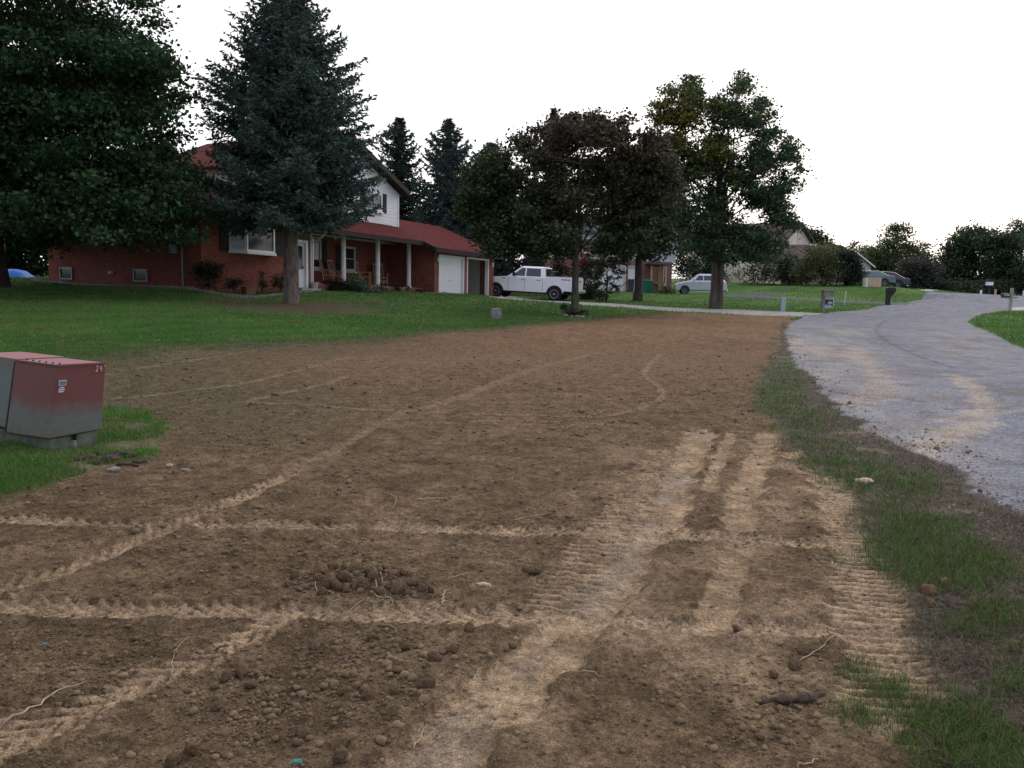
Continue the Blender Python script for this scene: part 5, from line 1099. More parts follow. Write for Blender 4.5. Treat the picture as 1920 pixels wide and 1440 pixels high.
# ================================================================ VEHICLES
def arch(cx, r, z, n=8, a0=0, a1=180):
    return [(cx + r*math.cos(math.radians(a)), z + r*math.sin(math.radians(a))) for a in np.linspace(a0, a1, n)]
def wheel(parent, x, y, r, w, spokes=6):
    s = 1 if y > 0 else -1
    e = bpy.data.objects.new('wheel', None); COL.objects.link(e); e.parent = parent; e.location = (x, y, r); e.empty_display_size = .1
    b = MB(); b.lathe((0,0,0), [(r*.60,-w/2),(r*.9,-w/2),(r,-w*.38),(r,w*.38),(r*.9,w/2),(r*.60,w/2)], 28, 'y'); b.build('tyre', M['rubber'], e, smooth=False)
    b = MB(); b.lathe((0,0,0), [(r*.62,s*w*.40),(r*.62,s*w*.52),(r*.55,s*w*.50),(r*.53,s*w*.34)], 28, 'y')
    for k in range(spokes):
        a = 2*math.pi*k/spokes; c, d = math.cos(a), math.sin(a); p, q = -d*r*.075, c*r*.075
        P = [(r*.1*c+p, r*.1*d+q), (r*.56*c+p*.7, r*.56*d+q*.7), (r*.56*c-p*.7, r*.56*d-q*.7), (r*.1*c-p, r*.1*d-q)]; y0, y1 = sorted((s*w*.36, s*w*.48)); b.prism(P, y0, y1)
    b.lathe((0,0,0), [(r*.16,s*w*.3),(r*.16,s*w*.52)], 14, 'y'); b.build('rim', M['rim'], e, weld=False)
    b = MB(); b.lathe((0,0,0), [(r*.57,s*w*.05),(r*.57,s*w*.3)], 20, 'y'); b.build('brake_disc', M['black'], e)
def cabin(parent, name, m, low, high, wl, wh, inset=.0):
    """low: (x,z) belt line front->rear; high: matching roof line; half widths wl / wh"""
    b = MB(); n = len(low)
    L = [Vector((x, wl, z)) for x, z in low]; Hh = [Vector((x, wh, z)) for x, z in high]; fl = lambda v: Vector((v.x, -v.y, v.z))
    for s in (0, 1):
        A, Bq = (L, Hh) if s == 0 else ([fl(v) for v in L], [fl(v) for v in Hh])
        for k in range(n-1): q = [A[k], A[k+1], Bq[k+1], Bq[k]]; b.face(q if s else q[::-1])
    for k in range(n-1): b.face([Hh[k], Hh[k+1], fl(Hh[k+1]), fl(Hh[k])])
    b.face([L[0], Hh[0], fl(Hh[0]), fl(L[0])]); b.face([L[-1], fl(L[-1]), fl(Hh[-1]), Hh[-1]])
    return b.build(name, m, parent, bevel=.035)
def sidepane(parent, pts, zl, zh, wl, wh, name='window', m=None, off=.006, sides=(1,-1)):
    for s in sides:
        b = MB(); P = []
        for x, z in pts:
            t = (z-zl)/(zh-zl); P.append(Vector((x, s*(wl*(1-t)+wh*t + off), z)))
        Q = [p - Vector((0, s*.012, 0)) for p in P]; n = len(P); b.face(P); b.face(Q[::-1])
        for k in range(n): b.face([P[k], P[(k+1) % n], Q[(k+1) % n], Q[k]])
        b.build(name, m or M['cglass'], parent)
def endpane(parent, x0, z0, w0, x1, z1, w1, name, m=None, off=.01):
    d = Vector((x1-x0, 0, z1-z0)).normalized(); nn = Vector((-d.z, 0, d.x)); nn = nn if nn.x*(x0-x1) >= 0 or True else nn
    b = MB(); P = [Vector((x0,-w0,z0)), Vector((x0,w0,z0)), Vector((x1,w1,z1)), Vector((x1,-w1,z1))]; s = 1 if x1 > x0 else -1
    nn = Vector((-s*abs(d.z), 0, abs(d.x))); P = [p+nn*off for p in P]; Q = [p-nn*.01 for p in P]; b.face(P); b.face(Q[::-1])
    for k in range(4): b.face([P[k], P[(k+1) % 4], Q[(k+1) % 4], Q[k]])
    b.build(name, m or M['cglass'], parent)
def ground_pose(o, c, ax):                            # place at c with nose along -ax direction, follow the slope
    a = Vector((ax[0], ax[1], 0)).normalized(); h = 1.6
    z1 = float(zat(np.array([c.x+a.x*h]), np.array([c.y+a.y*h]))[0]); z0 = float(zat(np.array([c.x-a.x*h]), np.array([c.y-a.y*h]))[0])
    X_ = Vector((a.x, a.y, (z1-z0)/(2*h))).normalized(); Y_ = Vector((-a.y, a.x, 0)); Z_ = X_.cross(Y_)
    o.matrix_world = Matrix.Translation(Vector((c.x, c.y, (z0+z1)/2))) @ Matrix((X_, Y_, Z_)).transposed().to_4x4()

# ---- white pickup: x runs from nose (0) to tail, shifted so the middle is the origin
T_ = thing('pickup_truck', 'white crew cab pickup truck parked on the driveway facing the garage', 'pickup truck'); o0 = 2.95
def sh(P): return [(x-o0, z) for x, z in P]
W = .985; pm_ = M['truck']; fw, rw = .93, 4.61
body = [(.02,.62),(.0,.80),(.04,1.10),(.16,1.17),(.7,1.24),(1.35,1.29),(1.62,1.32),(3.98,1.34),(3.98,1.30),(4.04,1.30),(4.04,1.40),(5.80,1.42),(5.86,1.38),(5.87,.72),(5.80,.60)] + arch(rw, .50, .42, 10, 20, 160) + [(rw-.52,.46),(fw+.52,.44)] + arch(fw, .49, .42, 10, 15, 165) + [(fw-.50,.50),(.10,.52)]
b = MB(); b.prism(sh(body), -W, W); b.build('body', pm_, T_, bevel=.05)
cabin(T_, 'cab', pm_, sh([(1.58,1.28),(4.02,1.30)]), sh([(2.42,1.90),(3.92,1.92)]), .97, .76)
b = MB(); b.hexa([(2.42-o0,-.74,1.89),(3.9-o0,-.74,1.90),(3.9-o0,.74,1.90),(2.42-o0,.74,1.89),(2.55-o0,-.62,1.955),(3.75-o0,-.62,1.965),(3.75-o0,.62,1.965),(2.55-o0,.62,1.955)]); b.build('roof_panel', pm_, T_)
zl, zh, wl, wh = 1.28, 1.90, .97, .76
sidepane(T_, sh([(1.92,1.37),(2.72,1.37),(2.72,1.84),(2.50,1.84)]), zl, zh, wl, wh); sidepane(T_, sh([(2.80,1.37),(3.72,1.37),(3.66,1.84),(2.80,1.84)]), zl, zh, wl, wh)
endpane(T_, 1.66-o0, 1.34, .88, 2.38-o0, 1.87, .70, 'windshield'); 
b = MB(); b.face([(4.015-o0,-.8,1.42),(4.015-o0,.8,1.42),(3.955-o0,.68,1.84),(3.955-o0,-.68,1.84)]); b.build('rear_window', M['cglass'], T_)
for s in (1, -1):
    b = MB(); b.hexa([(2.02-o0,s*.96,1.36),(2.12-o0,s*.96,1.36),(2.12-o0,s*1.2,1.36),(2.02-o0,s*1.2,1.36),(2.02-o0,s*.96,1.58),(2.12-o0,s*.96,1.58),(2.12-o0,s*1.2,1.60),(2.02-o0,s*1.2,1.60)]); b.build('mirror', M['black'], T_)
    for x in (2.62, 3.60): b = MB(); b.box(x-.12-o0, x+.12-o0, s*.985-.02, s*.985+.02, 1.14, 1.18); b.build('door_handle', M['steel'], T_)
    for x in (1.72, 2.76, 3.86):
        b = MB(); y = s*(W+.001); b.box(x-.008-o0, x+.008-o0, y-.003, y+.003, .55, 1.28); b.build('door_seam', M['binD'], T_)
    for c in (fw, rw):
        b = MB(); A = arch(c, .50, .42, 14, 8, 172); Bb = arch(c, .56, .42, 14, 8, 172); b.prism(sh(A+Bb[::-1]), s*W-.02, s*W+.03); b.build('wheel_arch', pm_, T_)
        b = MB(); A = arch(c, .49, .40, 12, 0, 180); b.prism(sh(A), min(s*.55, s*.975), max(s*.55, s*.975)); b.build('wheel_well', M['black'], T_)
        wheel(T_, c-o0, s*.86, .41, .26)
    b = MB(); b.box(fw+.55-o0, rw-.56-o0, s*.93-.06, s*.93+.06, .36, .46); b.build('running_board', M['black'], T_)
    b = MB(); b.box(.03-o0, .32-o0, s*.86-.14, s*.86+.135, .92, 1.10); b.build('headlight', M['lampw'], T_)
    b = MB(); b.box(5.70-o0, 5.885-o0, s*.93-.07, s*.93+.068, .92, 1.32); b.build('taillight', M['lampred'], T_)
    b = MB(); b.box(5.0-o0, 5.38-o0, s*W-.002, s*W+.004, 1.24, 1.29); b.box(5.42-o0, 5.50-o0, s*W-.002, s*W+.004, 1.22, 1.30); b.build('badge', M['binD'], T_)
    b = MB(); b.box(1.30-o0, 1.52-o0, s*W-.002, s*W+.004, 1.16, 1.21); b.build('badge', M['binD'], T_)
b = MB(); b.box(.0-.08-o0, .16-o0, -.96, .96, .48, .70); b.build('front_bumper', M['rim'], T_, bevel=.03); b = MB(); b.box(-.012-o0, .06-o0, -.6, .6, .78, 1.08); b.build('grille', M['black'], T_)
b = MB(); b.box(5.84-o0, 6.06-o0, -.95, .95, .50, .70); b.build('rear_bumper', M['rim'], T_, bevel=.03)
tg = MB(); tg.box(5.872-o0, 5.90-o0, -.80, .80, .75, 1.38); tg = tg.build('tailgate', pm_, T_, bevel=.01); b = MB(); b.box(5.90-o0, 5.915-o0, -.14, .14, 1.15, 1.25); b.build('handle', M['black'], tg)
b = MB(); b.box(4.08-o0, 5.78-o0, -.86, .86, 1.40, 1.455); b.build('bed_cover', M['black'], T_, bevel=.01)
b = MB(); b.tube([(4.12-o0,-.8,1.45),(4.3-o0,-.78,1.70),(4.3-o0,.78,1.70),(4.12-o0,.8,1.45)], .03, 6); b.build('roll_bar', M['black'], T_)
b = MB(); b.box(.5-o0, 5.5-o0, -.6, .6, .36, .5); b.build('underbody', M['black'], T_)
c = gx(997, 50.3); ground_pose(T_, c, (math.cos(math.radians(-18)), math.sin(math.radians(-18))))

def car(name, label, m, L, body, low, high, wl, wh, W, wheels, r, panes, ws, rw_, cat='car'):
    R_ = thing(name, label, cat); o = L/2; sh = lambda P: [(x-o, z) for x, z in P]
    b = MB(); b.prism(sh(body), -W, W); b.build('body', m, R_, bevel=.06); cabin(R_, 'cab', m, sh(low), sh(high), wl, wh)
    zl, zh = low[0][1], high[0][1]
    for P in panes: sidepane(R_, sh(P), zl, zh, wl, wh)
    endpane(R_, ws[0]-o, ws[1], wl*.92, ws[2]-o, ws[3], wh*.92, 'windshield'); endpane(R_, rw_[0]-o, rw_[1], wl*.9, rw_[2]-o, rw_[3], wh*.9, 'rear_window')
    for s in (1, -1):
        for x in wheels:
            b = MB(); b.prism(sh(arch(x, r+.07, r, 12, 0, 180)), min(s*.5, s*(W-.004)), max(s*.5, s*(W-.004))); b.build('wheel_well', M['black'], R_); wheel(R_, x-o, s*(W-.09), r, .2, 5)
        b = MB(); b.box(.06-o, .28-o, s*W*.8-.12, s*W*.8+.12, .62, .76); b.build('headlight', M['lampw'], R_); b = MB(); b.box(L-.2-o, L-.01-o, s*W*.86-.1, s*W*.86+.1, .74, .92); b.build('taillight', M['lampred'], R_)
        b = MB(); b.box(low[0][0]+.35-o, low[0][0]+.45-o, s*(W+.01)-.07, s*(W+.01)+.07, low[0][1]+.02, low[0][1]+.16); b.build('mirror', m, R_)
        for x in (low[0][0]+.95, low[0][0]+1.75): b = MB(); b.box(x-.08-o, x+.08-o, s*W-.015, s*W+.02, .86, .89); b.build('door_handle', M['steel'], R_)
        b = MB(); b.box(wheels[0]+r+.1-o, wheels[1]-r-.1-o, s*W-.03, s*W+.012, .2, .3); b.build('sill_panel', m, R_)
    for x0, x1 in ((-.03, .12), (L-.12, L+.04)): b = MB(); b.box(x0-o, x1-o, -W*.92, W*.92, .25, .5); b.build('bumper', m, R_, bevel=.03)
    return R_
body = [(.04,.30),(.0,.55),(.10,.78),(.30,.90),(.85,.99),(1.25,1.04),(4.0,1.06),(4.18,.98),(4.27,.70),(4.25,.32)] + arch(3.42,.37,.31,9,5,175) + arch(.80,.37,.31,9,5,175)
cA = car('silver_hatchback', 'silver retro hatchback parked left of the locust trunks, nose to the left', M['silver'], 4.3, body, [(1.12,1.02),(4.10,1.02)], [(1.80,1.50),(3.72,1.50)], .80, .62, .85, (.80, 3.42), .32,
   [[(1.62,1.09),(2.28,1.09),(2.28,1.44),(1.92,1.44)], [(2.35,1.09),(3.12,1.09),(3.08,1.44),(2.35,1.44)], [(3.2,1.09),(3.75,1.09),(3.58,1.42),(3.18,1.44)]], (1.18,1.06,1.76,1.48), (4.09,1.05,3.74,1.46))
b = MB(); b.hexa([(1.8-2.15,-.6,1.49),(3.7-2.15,-.6,1.49),(3.7-2.15,.6,1.49),(1.8-2.15,.6,1.49),(2.1-2.15,-.5,1.58),(3.4-2.15,-.5,1.57),(3.4-2.15,.5,1.57),(2.1-2.15,.5,1.58)]); b.build('roof_panel', M['silver'], cA)
ground_pose(cA, gx(1312, 70), (1, -.10)); cA.matrix_world = cA.matrix_world @ Matrix.Diagonal((1, 1, 1.12, 1))
body = [(.04,.32),(.0,.52),(.08,.68),(.35,.80),(1.3,.92),(3.9,.96),(4.55,.95),(4.66,.80),(4.68,.40),(4.6,.30)] + arch(3.72,.37,.31,9,5,175) + arch(.95,.37,.31,9,5,175)
sed = dict(L=4.68, body=body, low=[(1.30,.90),(4.20,.93)], high=[(2.15,1.36),(3.25,1.38)], wl=.84, wh=.60, W=.88, wheels=(.95, 3.72), r=.32,
   panes=[[(1.9,.98),(2.62,.98),(2.62,1.31),(2.25,1.31)], [(2.7,.98),(3.5,.98),(3.2,1.31),(2.7,1.31)]], ws=(1.38,.95,2.1,1.34), rw_=(4.1,.98,3.32,1.34))
cB = car('green_sedan', 'grey green sedan half hidden by the bush on the rise, behind the tan box', M['teal'], **sed)
ground_pose(cB, gx(1622, 75.5), (1, -.12))
cC = car('dark_sedan', 'dark navy sedan behind the grey green one at the beige house', M['navy'], **sed)
ground_pose(cC, gx(1652, 77.2), (.93, -.36))

# ================================================================ SMALL THINGS
# transformer cabinet near the left edge
def boxmat(ta=.57, tb=.80):
    m = bpy.data.materials.new('faded_red_green_paint'); t, N, Lk, b = nt(m)
    tc = N.new('ShaderNodeTexCoord'); sx = N.new('ShaderNodeSeparateXYZ'); Lk.new(tc.outputs['Object'], sx.inputs[0])
    nz = N.new('ShaderNodeTexNoise'); nz.inputs['Scale'].default_value = 5; nz.inputs['Detail'].default_value = 10; nz.inputs['Roughness'].default_value = .8
    mp = N.new('ShaderNodeMapping'); mp.inputs['Scale'].default_value = (1, 1, 2.2); Lk.new(tc.outputs['Object'], mp.inputs[0]); Lk.new(mp.outputs[0], nz.inputs['Vector'])
    ma = N.new('ShaderNodeMath'); ma.operation = 'MULTIPLY_ADD'; ma.inputs[1].default_value = .62; Lk.new(nz.outputs['Fac'], ma.inputs[0]); Lk.new(sx.outputs['Z'], ma.inputs[2])
    mr = N.new('ShaderNodeMapRange'); mr.inputs['From Min'].default_value = ta; mr.inputs['From Max'].default_value = tb; Lk.new(ma.outputs[0], mr.inputs['Value'])
    mx = N.new('ShaderNodeMix'); mx.data_type = 'RGBA'; mx.inputs['A'].default_value = (.135,.170,.155,1); mx.inputs['B'].default_value = (.175,.060,.054,1); Lk.new(mr.outputs[0], mx.inputs['Factor'])
    # paler pink where the paint faces the sky
    ge = N.new('ShaderNodeNewGeometry'); s2 = N.new('ShaderNodeSeparateXYZ'); Lk.new(ge.outputs['Normal'], s2.inputs[0]); m2 = N.new('ShaderNodeMapRange'); m2.inputs['From Min'].default_value = .6; m2.inputs['From Max'].default_value = .9; Lk.new(s2.outputs['Z'], m2.inputs['Value'])
    my = N.new('ShaderNodeMix'); my.data_type = 'RGBA'; Lk.new(m2.outputs[0], my.inputs['Factor']); Lk.new(mx.outputs['Result'], my.inputs['A']); my.inputs['B'].default_value = (.30,.14,.14,1)
    n2 = N.new('ShaderNodeTexNoise'); n2.inputs['Scale'].default_value = 60; n2.inputs['Detail'].default_value = 4; Lk.new(tc.outputs['Object'], n2.inputs['Vector']); m3 = N.new('ShaderNodeMapRange'); m3.inputs['To Min'].default_value = .72; m3.inputs['To Max'].default_value = 1.28; Lk.new(n2.outputs['Fac'], m3.inputs['Value'])
    vm = N.new('ShaderNodeVectorMath'); vm.operation = 'SCALE'; Lk.new(my.outputs['Result'], vm.inputs[0]); Lk.new(m3.outputs[0], vm.inputs['Scale'])
    n4_ = N.new('ShaderNodeTexNoise'); n4_.inputs['Scale'].default_value = 14; n4_.inputs['Detail'].default_value = 6; Lk.new(tc.outputs['Object'], n4_.inputs['Vector'])
    m5 = N.new('ShaderNodeMath'); m5.operation = 'MULTIPLY_ADD'; m5.inputs[1].default_value = -.55; Lk.new(n4_.outputs['Fac'], m5.inputs[0]); Lk.new(sx.outputs['Z'], m5.inputs[2])
    m6 = N.new('ShaderNodeMapRange'); m6.inputs['From Min'].default_value = -.16; m6.inputs['From Max'].default_value = .06; m6.inputs['To Min'].default_value = .8; m6.inputs['To Max'].default_value = 0; Lk.new(m5.outputs[0], m6.inputs['Value'])
    m7 = N.new('ShaderNodeMix'); m7.data_type = 'RGBA'; Lk.new(m6.outputs[0], m7.inputs['Factor']); Lk.new(vm.outputs[0], m7.inputs['A']); m7.inputs['B'].default_value = (.15,.115,.075,1)
    Lk.new(m7.outputs['Result'], b.inputs['Base Color']); b.inputs['Roughness'].default_value = .65; return m
BM = boxmat(); base = Vector((-4.2, 7.2, 0)); U_ = thing('utility_cabinet', 'leaning pad mounted utility cabinet with faded red and green paint at the left edge', 'utility cabinet', base)
a_, b_, c_ = at(107, 685, 7.0), at(28.5, 675, 7.42), at(199, 680, 7.34); a0, b0, c0 = at(92, 823, 7.0), at(11, 811, 7.42), at(190, 805, 7.34)
d_ = b_+c_-a_; d0 = b0+c0-a0; 
b = MB(); b.hexa([b0, a0, c0, d0, b_, a_, c_, d_]); b.build('hood', BM, U_, world=True, bevel=.008)
# rear body beyond the left
vx = (b_-a_).normalized(); vy = (c_-a_).normalized(); dn = (a0-a_)/1.0
e0 = b_ + vx*.02 + vy*.02; w_ = vx*.85; b = MB(); hh = Vector((0, 0, .0))
Q = [e0, e0+w_, e0+w_+(c_-a_), e0+(c_-a_)]; b.hexa([q+dn for q in Q] + [q+Vector((0,0,.01)) for q in Q]); b.build('body', boxmat(.95, 1.25), U_, world=True, bevel=.008)
# lid lip, plinth, bolts, hinge, notch
b = MB(); s1, s2 = vx*.01, vy*.01
for P0, P1, nn in ((b_, a_, -vy), (a_, c_, -vx)):
    b.hexa([P0-Vector((0,0,.012)), P1-Vector((0,0,.012)), P1-Vector((0,0,.012))+nn*.008, P0-Vector((0,0,.012))+nn*.008, P0+Vector((0,0,.006)), P1+Vector((0,0,.006)), P1+Vector((0,0,.006))+nn*.008, P0+Vector((0,0,.006))+nn*.008])
b.build('lid_edge', BM, U_, world=True, weld=False)
PM = mat('grey_green_fibreglass', (.115,.125,.095), .9, .35, 9, .3, 40, spec=.1)
ins = .02; A0 = a0+vx*ins+vy*ins; B0 = b0+vx*.9+vy*ins; C0 = c0-vy*ins*1.5+vx*ins; D0 = C0+(B0-A0); dz_ = Vector((0,0,.26)); up = Vector((0,0,.008))
def plinth_seg(b, P0, P1, P2, P3): b.hexa([P0-dz_, P1-dz_, P2-dz_, P3-dz_, P0-up, P1-up, P2-up, P3-up])
b = MB(); t0, t1 = .42, .56; q0, q1 = A0.lerp(C0, t0), A0.lerp(C0, t1); iv = vx*.07
plinth_seg(b, A0, q0, q0+(B0-A0), B0); plinth_seg(b, q1, C0, D0, q1+(B0-A0)); plinth_seg(b, q0+iv, q1+iv, q1+(B0-A0), q0+(B0-A0)); b.build('plinth', PM, U_, world=True, weld=False)
b = MB(); k_ = q0.lerp(q1, .6); b.box(k_.x-.03, k_.x+.01, k_.y-.02, k_.y+.02, k_.z-.13, k_.z-.06); b.build('latch', M['steel'], U_, world=True)
b = MB()
for t in (.08,.2,.32,.44,.56,.68):
    p = (a_+vy*.06).lerp(b_+vy*.06, t*1.3); b.lathe(p+vy*.1*0, [(.008,0),(.008,.012)], 8)
b.build('bolts', M['dark'], U_, world=True, weld=False)
b = MB(); p = b_-Vector((0,0,0)); 
b.hexa([b0+vx*.001-vy*.003, b0+vx*.02-vy*.003, b0+vx*.02+vy*.01, b0+vx*.001+vy*.01, b_+vx*.001-vy*.003-up*2, b_+vx*.02-vy*.003-up*2, b_+vx*.02+vy*.01-up*2, b_+vx*.001+vy*.01-up*2]); b.build('door_gap', M['black'], U_, world=True)
# sticker and number on the right face
fx = (c_-a_).normalized(); fz = (a_-a0).normalized(); fn = fx.cross(fz).normalized(); fn = fn if fn.y < 0 else -fn; Wf = (c_-a_).length; Hf = (a_-a0).length
def onface(u, v, o=.009): return a0 + (c0-a0)*u*(1-v) + (a_-a0)*v + (c_-a_)*u*v + fn*o
def decal(nm, u0, u1, v0, v1, m, o=.009):
    b = MB(); b.face([onface(u0,v0,o), onface(u1,v0,o), onface(u1,v1,o), onface(u0,v1,o)]); return b.build(nm, m, U_, world=True)
lb = decal('label_sticker', .06, .21, .72, .795, M['signw']); 
b = MB(); b.face([onface(u,v,.0115) for u,v in ((.07,.728),(.20,.728),(.20,.787),(.07,.787))]); b.build('sticker_panel', mat('sticker_grey', (.16,.20,.22), .6, .4, 120), lb, world=True)
b = MB()
for i, (v, u0, u1) in enumerate(((.695,.085,.175),(.668,.065,.185),(.640,.07,.17))):
    k = u0
    while k < u1-.008:
        w = rng.uniform(.012, .028); b.face([onface(k,v-.009,.0115), onface(min(k+w,u1),v-.009,.0115), onface(min(k+w,u1),v+.009,.0115), onface(k,v+.009,.0115)]); k += w+.005
b.build('sticker_text', M['signw'], U_, world=True, weld=False)
b = MB()
def stroke(pts): b.tube([onface(u, v, .008) for u, v in pts], .0022, 4)
stroke([(.785,.95),(.80,.965),(.825,.96),(.825,.935),(.80,.90),(.785,.885),(.835,.89)]); stroke([(.905,.94),(.885,.955),(.870,.94),(.878,.915),(.905,.92),(.908,.945),(.90,.88)]); stroke([(.95,.955),(.965,.96),(.985,.955)])
b.build('painted_number', M['signw'], U_, world=True, weld=False)

def simple(nm, lab, cat, loc, rz=0, group=None): return thing(nm, lab, cat, loc, rz, group)
# concrete stump marker on the lawn
p = gx(930, 29.3); R_ = np.random.default_rng(5); bm = bmesh.new(); bmesh.ops.create_cube(bm, size=1); bmesh.ops.subdivide_edges(bm, edges=bm.edges, cuts=4, use_grid_fill=True)
for v in bm.verts: v.co = Vector((v.co.x*.34, v.co.y*.3, v.co.z*.42)) + Vector(R_.normal(size=3))*.008; v.co.x *= 1-.1*v.co.z
me = bpy.data.meshes.new('stone_block'); bm.to_mesh(me); bm.free(); me.materials.append(M['stone']); o = bpy.data.objects.new('stone_block', me); COL.objects.link(o); o.location = (p.x, p.y, p.z+.17); o.rotation_euler = (.03, -.06, .15)
tag(o, 'squat weathered grey stone block standing alone on the lawn edge', 'stone block')
# stones round the maple foot
for i, (a, b2, r) in enumerate([(1060,592,.09),(1072,595,.07),(1083,594,.1),(1046,589,.06),(1092,596,.08),(1035,588,.07)]):
    o = stone('edging_stone', 'rough pale stone in the ring at the foot of the autumn maple', 'stone', a, b2, r, M['conc'], (1.2,.9,.6), 20+i); o['group'] = 'stones at the foot of the autumn maple'
# pedestal
p = gx(1467, 43); t = simple('utility_pedestal', 'slim pale green utility pedestal on the neighbour lawn by the driveway', 'pedestal', p)
b = MB(); b.box(-.115,.115,-.1,.1,-.1,.66); b.build('body', M['pedg'], t, bevel=.015); b = MB(); b.box(-.125,.125,-.11,.11,.60,.76); b.build('cap', M['pedg'], t, bevel=.02)
# weathered wood mailbox
p = gx(1542, 43); t = simple('wooden_mailbox', 'weathered grey wooden mailbox on a post in front of a yard sign', 'mailbox', p, .05)
b = MB(); b.box(-.08,.08,-.06,.06,-.2,.85); b.build('post', M['woodg'], t); b = MB(); b.box(-.06,.52,-.18,.18,.83,.88); b.build('shelf', M['woodg'], t)
b = MB(); b.prism([(-.06,.88),(.52,.88),(.52,1.0),(.48,1.12),(-.02,1.12),(-.06,1.0)], -.15, .15); b.build('box', M['woodg'], t); b = MB(); b.box(-.10,.58,-.2,.2,1.12,1.16); b.build('roof_board', M['woodg'], t)
# yard sign behind it
p = gx(1551, 43.5); t = simple('yard_sign', 'dark blue yard sign with white border and picture behind the wooden mailbox', 'sign', p, .05)
b = MB(); b.box(-.30,.30,-.008,.008,.22,.70); b.build('panel', M['signw'], t); b = MB(); b.box(-.275,.275,-.012,-.008,.245,.675); b.build('printed_field', M['signb'], t)
b = MB(); b.prism([(-.02,.42),(.22,.42),(.24,.50),(.20,.55),(.12,.54),(.10,.60),(.06,.62),(.04,.56),(-.01,.50)], -.015, -.012); b.build('picture', M['siding_g'], t)
b = MB()
for z, x0, x1 in ((.355,-.16,.18),(.285,-.16,.22)):
    k = x0
    while k < x1-.02: w = rng.uniform(.03,.06); b.box(k, min(k+w, x1), -.015, -.012, z-.022, z+.022); k += w+.012
b.build('lettering', M['signw'], t, weld=False)
for x in (-.22, .22): b = MB(); b.tube([(x,0,-.1),(x,0,.3)], .006, 5); b.build('stake', M['steel'], t)
# black plastic mailbox
p = gx(1664, 55); t = simple('black_mailbox', 'bulky black plastic mailbox on a curved post by the road edge', 'mailbox', p, .1)
b = MB(); b.prism([(-.14,-.15),(.12,-.15),(.13,.45),(.20,.62),(.38,.78),(.36,.86),(-.14,.86)], -.11, .11); b.build('post', M['black'], t, bevel=.02); b = MB(); b.prism([(-.16,.86),(.44,.86),(.46,1.1),(.40,1.2),(-.10,1.2),(-.16,1.14)], -.16, .16); b.build('box', M['black'], t, bevel=.04)
b = MB(); b.box(.05,.09,-.19,-.165,.98,1.14); b.build('flag', M['black'], t)
# right mailbox
def txt(s, size, loc, rot, m, parent):
    c = bpy.data.curves.new('house_number', 'FONT'); c.body = s; c.size = size; c.extrude = .002; c.align_x = 'CENTER'; c.align_y = 'CENTER'; tmp = bpy.data.objects.new('tmp', c); me = bpy.data.meshes.new_from_object(tmp); bpy.data.objects.remove(tmp); me.materials.clear(); me.materials.append(m); o = bpy.data.objects.new('house_number', me); COL.objects.link(o); o.location = loc; o.rotation_euler = rot; o.parent = parent; return o
p = gx(1893.5, 51); t = simple('post_mailbox', 'black mailbox with white number on a tall pale wooden post at the right edge', 'mailbox', p, 0)
b = MB(); b.box(-.07,.07,-.07,.07,-.2,1.42); b.build('post', mat('pale_wood', (.34,.31,.26), .8, .2, 6, stretch=(1,1,.2)), t); b = MB(); b.box(-.62,.35,-.04,.04,.80,.88); b.build('arm', M['woodg'], t)
b = MB(); b.prism([(-.62,.88),(-.1,.88),(-.1,1.02),(-.12,1.09),(-.6,1.09),(-.62,1.02)], -.12, .12); b.build('box', M['black'], t, bevel=.03); txt('7206', .2, (-.36,-.125,.985), (math.pi/2,0,0), M['signw'], t)
b = MB(); b.tube([(-.05,0,.80),(-.35,0,.5+.3)], .02, 5); b.build('brace', M['woodg'], t)
# far white mailbox
p = gx(1853, 96); t = simple('white_mailbox', 'white faced mailbox with dark top on a dark post beyond the road bend', 'mailbox', p)
b = MB(); b.box(-.12,.12,-.12,.12,-.1,1.1); b.build('post', M['black'], t); b = MB(); b.prism([(-.34,1.1),(.34,1.1),(.38,1.5),(-.32,1.5)], -.2, .2); b.build('box', M['white'], t); b = MB(); b.prism([(-.36,1.5),(.42,1.5),(.3,1.85),(-.24,1.85)], -.24, .24); b.build('lid', M['black'], t)
for px_, py_, Yd, h, lab, m in ((1839,545,93,.45,'short white marker post beyond the road bend, left of the taller tan one',M['white']),(1866,545,93,.6,'tan marker post beyond the road bend, under the white faced mailbox',M['tanbox']),(1919,548,92,.55,'small pale marker post at the far right edge of the road bend',M['cream'])):
    o = boxthing('marker_post', lab, 'marker post', gx(px_, Yd), .16, .16, h, m)
o = boxthing('garden_shed_box', 'tan open fronted box standing on the rise before the sedans', 'storage box', gx(1637, 72.5), 1.08, .8, .8, M['tanbox'], -.1)
b = MB(); b.box(-.12,.12,-.3,.3,0,.8); b.box(.12,.35,-.05,.05,.55,.6); o = b.build('box_panel', M['cream'], weld=False); o.location = gx(1622, 72.3); tag(o, 'pale upright board leaning beside the tan box on the rise', 'board')
b = MB(); b.tube([(0,0,0),(.05,0,.9)], .03, 5); o = b.build('stake', M['cream']); o.location = gx(1583, 53); tag(o, 'thin pale leaning stake in the neighbour lawn right of the yard sign', 'stake')
# culvert
p = gx(1762, 78); b = MB(); b.tube([(-1.0,0,.12),(1.0,0,.12)], .26, 12, cap=False); b.tube([(-1.0,0,.12),(1.0,0,.12)], .30, 12); o = b.build('culvert_pipe', M['black'], weld=False); o.location = p; o.rotation_euler = (0,0,1.2); tag(o, 'dark culvert pipe end in the ditch beside the far road edge', 'pipe')
